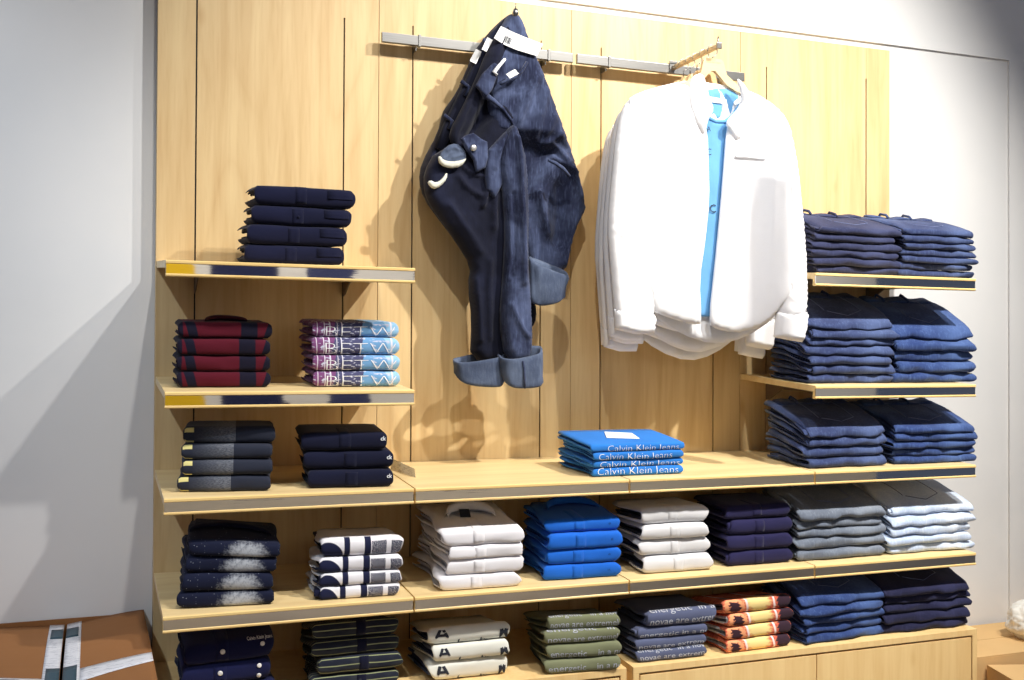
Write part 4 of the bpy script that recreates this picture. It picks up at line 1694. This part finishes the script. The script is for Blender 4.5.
# ------------------------------------------------------------------ swing ticket lying on the shelf
tk = MB()
z = lambda X, Y: shelf_z('3', Y)
A, B_, C_, D_ = at_shelf(392, 468.5, '3'), at_shelf(414, 477.6, '3'), at_shelf(416, 472, '3'), at_shelf(394, 460.5, '3')
P = [at_shelf(391, 469, '3'), at_shelf(415.5, 477.8, '3')]
c0, c1 = P
up = Vector((0, .012, .03))
vs = []
for t in (0, .0016):
    for i in range(7):
        u = i / 6
        base = c0 + (c1 - c0) * u
        for v in (0, .5, 1):
            cv = .006 * sin(pi * u)
            vs.append(base + up * v * (1 - .25 * u) + Vector((0, t + cv * v, .0004)))
fs = []
m = 21
for i in range(6):
    for j in range(2):
        k = i * 3 + j
        fs += [(k, k + 3, k + 4, k + 1), (m + k, m + k + 1, m + k + 4, m + k + 3)]
    fs += [(i * 3, m + i * 3, m + i * 3 + 3, i * 3 + 3), (i * 3 + 2, i * 3 + 5, m + i * 3 + 5, m + i * 3 + 2)]
fs += [(0, 1, m + 1, m), (1, 2, m + 2, m + 1), (18, m + 18, m + 19, 19), (19, m + 19, m + 20, 20)]
tk.add(vs, fs, smooth=False)


def ticket_paper():
    g = G('printed_ticket_paper', .7, 0., .2)
    n = g.noise(26., g.mapped(g.coords('Object'), (2., 2., 7.)), 3.)
    return g.out(g.mix(g.m('MULTIPLY', g.band(n, .56, .6, .02), .6), srgb(244, 238, 222), srgb(120, 112, 100)))


tko = tk.build('swing_ticket', ticket_paper())
tag(tko, 'small printed paper ticket lying beside the dark navy polos', 'ticket')


# ------------------------------------------------------------------ cardboard boxes
def card(name, c, d):
    g = G(name, .8, 0., .2)
    n = g.noise(3., detail=3.)
    f = g.noise(5., g.mapped(g.coords('Object'), (1., 40., 40.)), 2.)
    return g.out(g.mix(g.m('ADD', g.m('MULTIPLY', n, .6), g.m('MULTIPLY', f, .25)), srgb(*c), srgb(*d)))


M['card'] = card('brown_cardboard', (158, 108, 66), (126, 84, 48))
M['card2'] = card('pale_cardboard', (222, 186, 132), (204, 164, 110))


def tape_mat():
    g = G('printed_white_tape', .35, 0., .4)
    v = g.mapped(g.coords('Object'), (14., 60., 14.))
    n = g.noise(2.2, v, 3.)
    return g.out(g.mix(g.m('MULTIPLY', g.band(n, .56, .63, .02), .5), srgb(222, 222, 226), srgb(120, 124, 140)))


M['tape'] = tape_mat()
M['teal'] = plain('dark_teal_tape_print', srgb(38, 70, 84), .4)

ZB = .66
root = BOX = hang_root('cardboard_box', 'large brown cardboard box with printed white tape at lower left', 'box', (-.45, -.33, 0))
x0, x1, y0, y1 = -.86, -.022, -.70, .044
zt = ZB
b = MB()
T = .006
b.box((x0, y0, 0), (x1, y0 + T, zt - .004))
b.box((x0, y1 - T, 0), (x1, y1, zt - .004))
b.box((x0, y0 + T, 0), (x0 + T, y1 - T, zt - .004))
b.box((x1 - T, y0 + T, 0), (x1, y1 - T, zt - .004))
b.box((x0 + T, y0 + T, 0), (x1 - T, y1 - T, T))
local(b, root).build('box_walls', M['card'], root)
xs_ = at(62, 640, -.0).x + .004
SEAM = -.212


def top_z(x, y):
    e = (x - SEAM) / ((x1 - SEAM) if x > SEAM else (SEAM - x0))
    return zt - .022 * max(0., 1 - abs(e)) ** 1.3 * (1 + .3 * sin(y * 7)) - .010 * max(0, (y - y1 + .2) / .2) * 0


for (a, c) in ((x0 - .001, SEAM - .003), (SEAM + .003, x1 + .001)):
    f = MB()
    n, m = 14, 18
    vs, fs = [], []
    for o in (0, -.005):
        for i in range(n + 1):
            for j in range(m + 1):
                X, Yy = a + (c - a) * i / n, y0 + (y1 - y0) * j / m
                vs.append((X, Yy, top_z(X, Yy) + o + .004))
    q = (n + 1) * (m + 1)
    for i in range(n):
        for j in range(m):
            k = i * (m + 1) + j
            fs += [(k, k + m + 1, k + m + 2, k + 1), (q + k, q + k + 1, q + k + m + 2, q + k + m + 1)]
    ed = list(range(m + 1)) + [i * (m + 1) + m for i in range(1, n + 1)] + [n * (m + 1) + j for j in range(m - 1, -1, -1)] + [i * (m + 1) for i in range(n - 1, 0, -1)]
    for e0, e1 in zip(ed, ed[1:] + ed[:1]):
        fs.append((e0, e1, q + e1, q + e0))
    f.add(vs, fs)
    local(f, root).build('top_flap', M['card'], root)


def tape(name, pts4, mat, off, parent=None, nu=10, nv=4, gap=None):
    a, b_, c, d = [Vector(p) for p in pts4]
    f = MB()
    vs, fs = [], []
    for o in (off, off - .0006):
        for i in range(nu + 1):
            for j in range(nv + 1):
                u, v = i / nu, j / nv
                p = (a * (1 - u) + b_ * u) * (1 - v) + (d * (1 - u) + c * u) * v
                vs.append((p.x, p.y, top_z(p.x, p.y) + .004 + o))
    q = (nu + 1) * (nv + 1)
    for i in range(nu):
        for j in range(nv):
            k = i * (nv + 1) + j
            fs += [(k, k + 1, k + nv + 2, k + nv + 1), (q + k, q + k + nv + 1, q + k + nv + 2, q + k + 1)]
    ed = list(range(nv + 1)) + [i * (nv + 1) + nv for i in range(1, nu + 1)] + [nu * (nv + 1) + j for j in range(nv - 1, -1, -1)] + [i * (nv + 1) for i in range(nu - 1, 0, -1)]
    for e0, e1 in zip(ed, ed[1:] + ed[:1]):
        fs.append((e0, e1, q + e1, q + e0))
    f.add(vs, fs)
    return local(f, root).build(name, mat, parent or root)


# seam tape in two halves (it has been slit), cross tapes, printed blocks
HW = .038
for sgn in (-1, 1):
    xa, xb = (SEAM - HW, SEAM - .0035) if sgn < 0 else (SEAM + .0035, SEAM + HW)
    tp = tape('seam_tape', ((xa, y0, 0), (xb, y0, 0), (xb, y1, 0), (xa, y1, 0)), M['tape'], .0014, nu=4, nv=18)
    for (ya, yb) in ((-.14, -.03), (-.56, -.395)):
        tape('tape_print', ((xa + (.006 if sgn < 0 else 0), ya, 0), (xb - (.006 if sgn > 0 else 0), ya, 0), (xb - (.006 if sgn > 0 else 0), yb, 0), (xa + (.006 if sgn < 0 else 0), yb, 0)), M['teal'], .0022, tp, 3, 5)
tape('cross_tape', ((SEAM + HW, -.515, 0), (x1, -.475, 0), (x1, -.40, 0), (SEAM + HW, -.425, 0)), M['tape'], .0014, nu=12)
ct = tape('cross_tape', ((x0, -.36, 0), (SEAM - HW, -.53, 0), (SEAM - HW, -.46, 0), (x0, -.29, 0)), M['tape'], .0014, nu=12)
tape('tape_print', ((x0, -.352, 0), (SEAM - HW - .004, -.52, 0), (SEAM - HW - .004, -.472, 0), (x0, -.305, 0)), M['teal'], .0022, ct, 12)
vs, fs = text_mesh('green', .03, True)
t = MB()
wtx = max(v.x for v in vs)
vv = []
for v in vs:
    X = SEAM - HW - .02 - v.x * .13 / wtx
    Yy = -.482 - v.y + (SEAM - HW - X) * .28
    vv.append((X, Yy, top_z(X, Yy) + .004 + .0032))
t.add(vv, fs, smooth=False)
local(t, root).build('printed_lettering', M['whiteprint'], root)


def carton(x0, x1, y0, y1, z0, z1, rot, label, gap=.5):
    root = hang_root('cardboard_box', label, 'box', ((x0 + x1) / 2, (y0 + y1) / 2, z0), None)
    root.rotation_euler = (0, 0, rot)
    w, d, h = x1 - x0, y1 - y0, z1 - z0
    b = MB()
    T = .005
    b.box((-w / 2, -d / 2, 0), (w / 2, -d / 2 + T, h - .005), .0008)
    b.box((-w / 2, d / 2 - T, 0), (w / 2, d / 2, h - .005), .0008)
    b.box((-w / 2, -d / 2 + T, 0), (-w / 2 + T, d / 2 - T, h - .005))
    b.box((w / 2 - T, -d / 2 + T, 0), (w / 2, d / 2 - T, h - .005))
    b.box((-w / 2 + T, -d / 2 + T, 0), (w / 2 - T, d / 2 - T, T))
    b.build('box_walls', M['card2'], root)
    for a, c in ((-d / 2, -.002), (.002, d / 2)):
        f = MB()
        f.box((-w / 2, a, h - .0049), (w / 2, c, h), .0012)
        f.build('top_flap', M['card2'], root)
    return root


carton(2.46, 3.24, -.30, .025, 0, .385, 0, 'pale cardboard box against the wall under the white plastic bag')
carton(2.46, 2.86, -.72, -.36, 0, .36, radians(-18), 'pale cardboard box in front, right beside the cabinet end')

# white plastic bag
bm = bmesh.new()
bmesh.ops.create_icosphere(bm, subdivisions=5, radius=1)
for v in bm.verts:
    n_ = v.co.normalized()
    f = 1 + .16 * noise.noise(n_ * 2.2) + .10 * (1 - abs(noise.noise(n_ * 4.5 + Vector((3, 1, 2)))) * 2) * .5 + .05 * noise.noise(n_ * 11)
    f -= .07 * abs(noise.noise(n_ * 7 + Vector((9, 2, 5))))
    p = n_ * f
    v.co = Vector((p.x * .1, p.y * .09, max(p.z * .075, -.056)))
me = bpy.data.meshes.new('plastic_bag')
bm.to_mesh(me)
bm.free()
for p in me.polygons:
    p.use_smooth = True
gb = G('white_plastic_film', .3, 0., .5)
gb.b.inputs['Subsurface Weight'].default_value = .0
bag = obj('plastic_bag', me, gb.out(srgb(238, 236, 228)), None, (2.872, -.185, .385 + .0565))
tag(bag, 'crumpled white plastic bag lying on the box at right', 'bag')

# ------------------------------------------------------------------ the shop across the aisle (seen only in the steel strips)
g = G('opposite_wall_merchandise', .7, 0., .2)
xy = g.node('ShaderNodeSeparateXYZ')
g.nt.links.new(g.coords('Object'), xy.inputs[0])
wob = g.noise(1.6, detail=3.)
X, Z = g.m('ADD', xy.outputs[0], g.m('MULTIPLY', g.m('SUBTRACT', wob, .5), .55)), xy.outputs[2]
X = g.m('ADD', X, g.m('MULTIPLY', Z, .12))
c = g.mix(g.band(Z, -1, .9), srgb(226, 224, 220), srgb(214, 205, 190))
for xa, xb, za, zb, cc in ((.30, .62, .5, 2.1, (240, 196, 40)), (.75, 1.25, .4, 2.2, (36, 42, 78)), (-.35, .2, .5, 1.6, (52, 56, 84)), (1.45, 1.75, .9, 2.1, (60, 66, 104)), (2.2, 2.6, .4, 1.9, (40, 46, 80)),
                           (2.9, 3.1, .6, 2., (226, 180, 60)), (3.5, 3.9, .5, 1.9, (70, 60, 60)), (4.3, 4.6, .6, 2., (60, 130, 110)), (4.9, 5.3, .4, 2., (44, 48, 80))):
    c = g.mix(g.m('MULTIPLY', g.band(X, xa, xb, .01), g.band(Z, za, zb, .01)), c, srgb(*cc))
wf = MB()
wf.box((-4, -5.3, 0), (6, -5.2, 2.7))
structure(wf.build('wall_front', g.out(c)))

#@@END2

# ------------------------------------------------------------------ camera, light
cam_d = bpy.data.cameras.new('camera')
cam_d.sensor_fit = 'HORIZONTAL'
cam_d.sensor_width = 36
cam_d.lens = 36 * F_PX / 1024
cam = bpy.data.objects.new('camera', cam_d)
COL.objects.link(cam)
mw = Matrix.Identity(4)
for i in range(3):
    mw[i][0], mw[i][1], mw[i][2], mw[i][3] = RT[i], UP[i], -FW[i], CAM[i]
cam.matrix_world = mw
SC.camera = cam

wd = bpy.data.worlds.new('shop_ambience')
SC.world = wd
wd.use_nodes = True
bg = wd.node_tree.nodes['Background']
bg.inputs[0].default_value = srgb(184, 202, 244)
bg.inputs[1].default_value = .17


def spot(name, loc, target, watts, angle=70, blend=.6, colour=(1, .95, .87), size=.035):
    ld = bpy.data.lights.new(name, 'SPOT')
    ld.energy = watts
    ld.spot_size = radians(angle)
    ld.spot_blend = blend
    ld.color = colour
    ld.shadow_soft_size = size
    o = bpy.data.objects.new(name, ld)
    COL.objects.link(o)
    o.location = loc
    d = Vector(target) - Vector(loc)
    o.rotation_euler = d.to_track_quat('-Z', 'Y').to_euler()
    return o


KEY = (1, .965, .91)
spot('track_or_added_spotlight', (2.4, -2.03, 3.77), (1.65, 0, 1.45), 490, 66, .8, KEY)
spot('track_or_added_spotlight', (1.45, -2.0, 3.6), (.4, 0, 1.2), 155, 90, .7, (1, .98, .95))
spot('track_or_added_spotlight', (3.0, -2.1, 3.77), (2.25, 0, .95), 190, 50, .9, (1, .95, .87))
spot('track_or_added_spotlight', (.3, -2.0, 3.6), (.95, 0, 1.2), 110, 60, .7, KEY)
spot('track_or_added_spotlight', (-1.3, -2.3, 3.6), (-.8, .05, 1.0), 165, 52, .8, (.76, .87, 1))  # added cool fill for the left wall, not a known lamp
spot('track_or_added_spotlight', (1., -3.3, 3.8), (1., -5.2, 1.1), 420, 90, .8, KEY)  # added to light the opposite wall that the steel strips reflect
spot('track_or_added_spotlight', (4.2, -3.3, 3.8), (4.4, -5.2, 1.1), 380, 90, .8, KEY)  # added likewise, brightens what the right-hand strips reflect
spot('track_or_added_spotlight', (1.2, -3.4, 3.9), (1.2, -3.0, 0), 380, 70, .8, KEY)  # added to light the floor mirrored in the lower strips

vs = SC.view_settings
vs.view_transform = 'Standard'
vs.look = 'None'
vs.gamma = 1
vs.use_curve_mapping = False
vs.exposure = 0
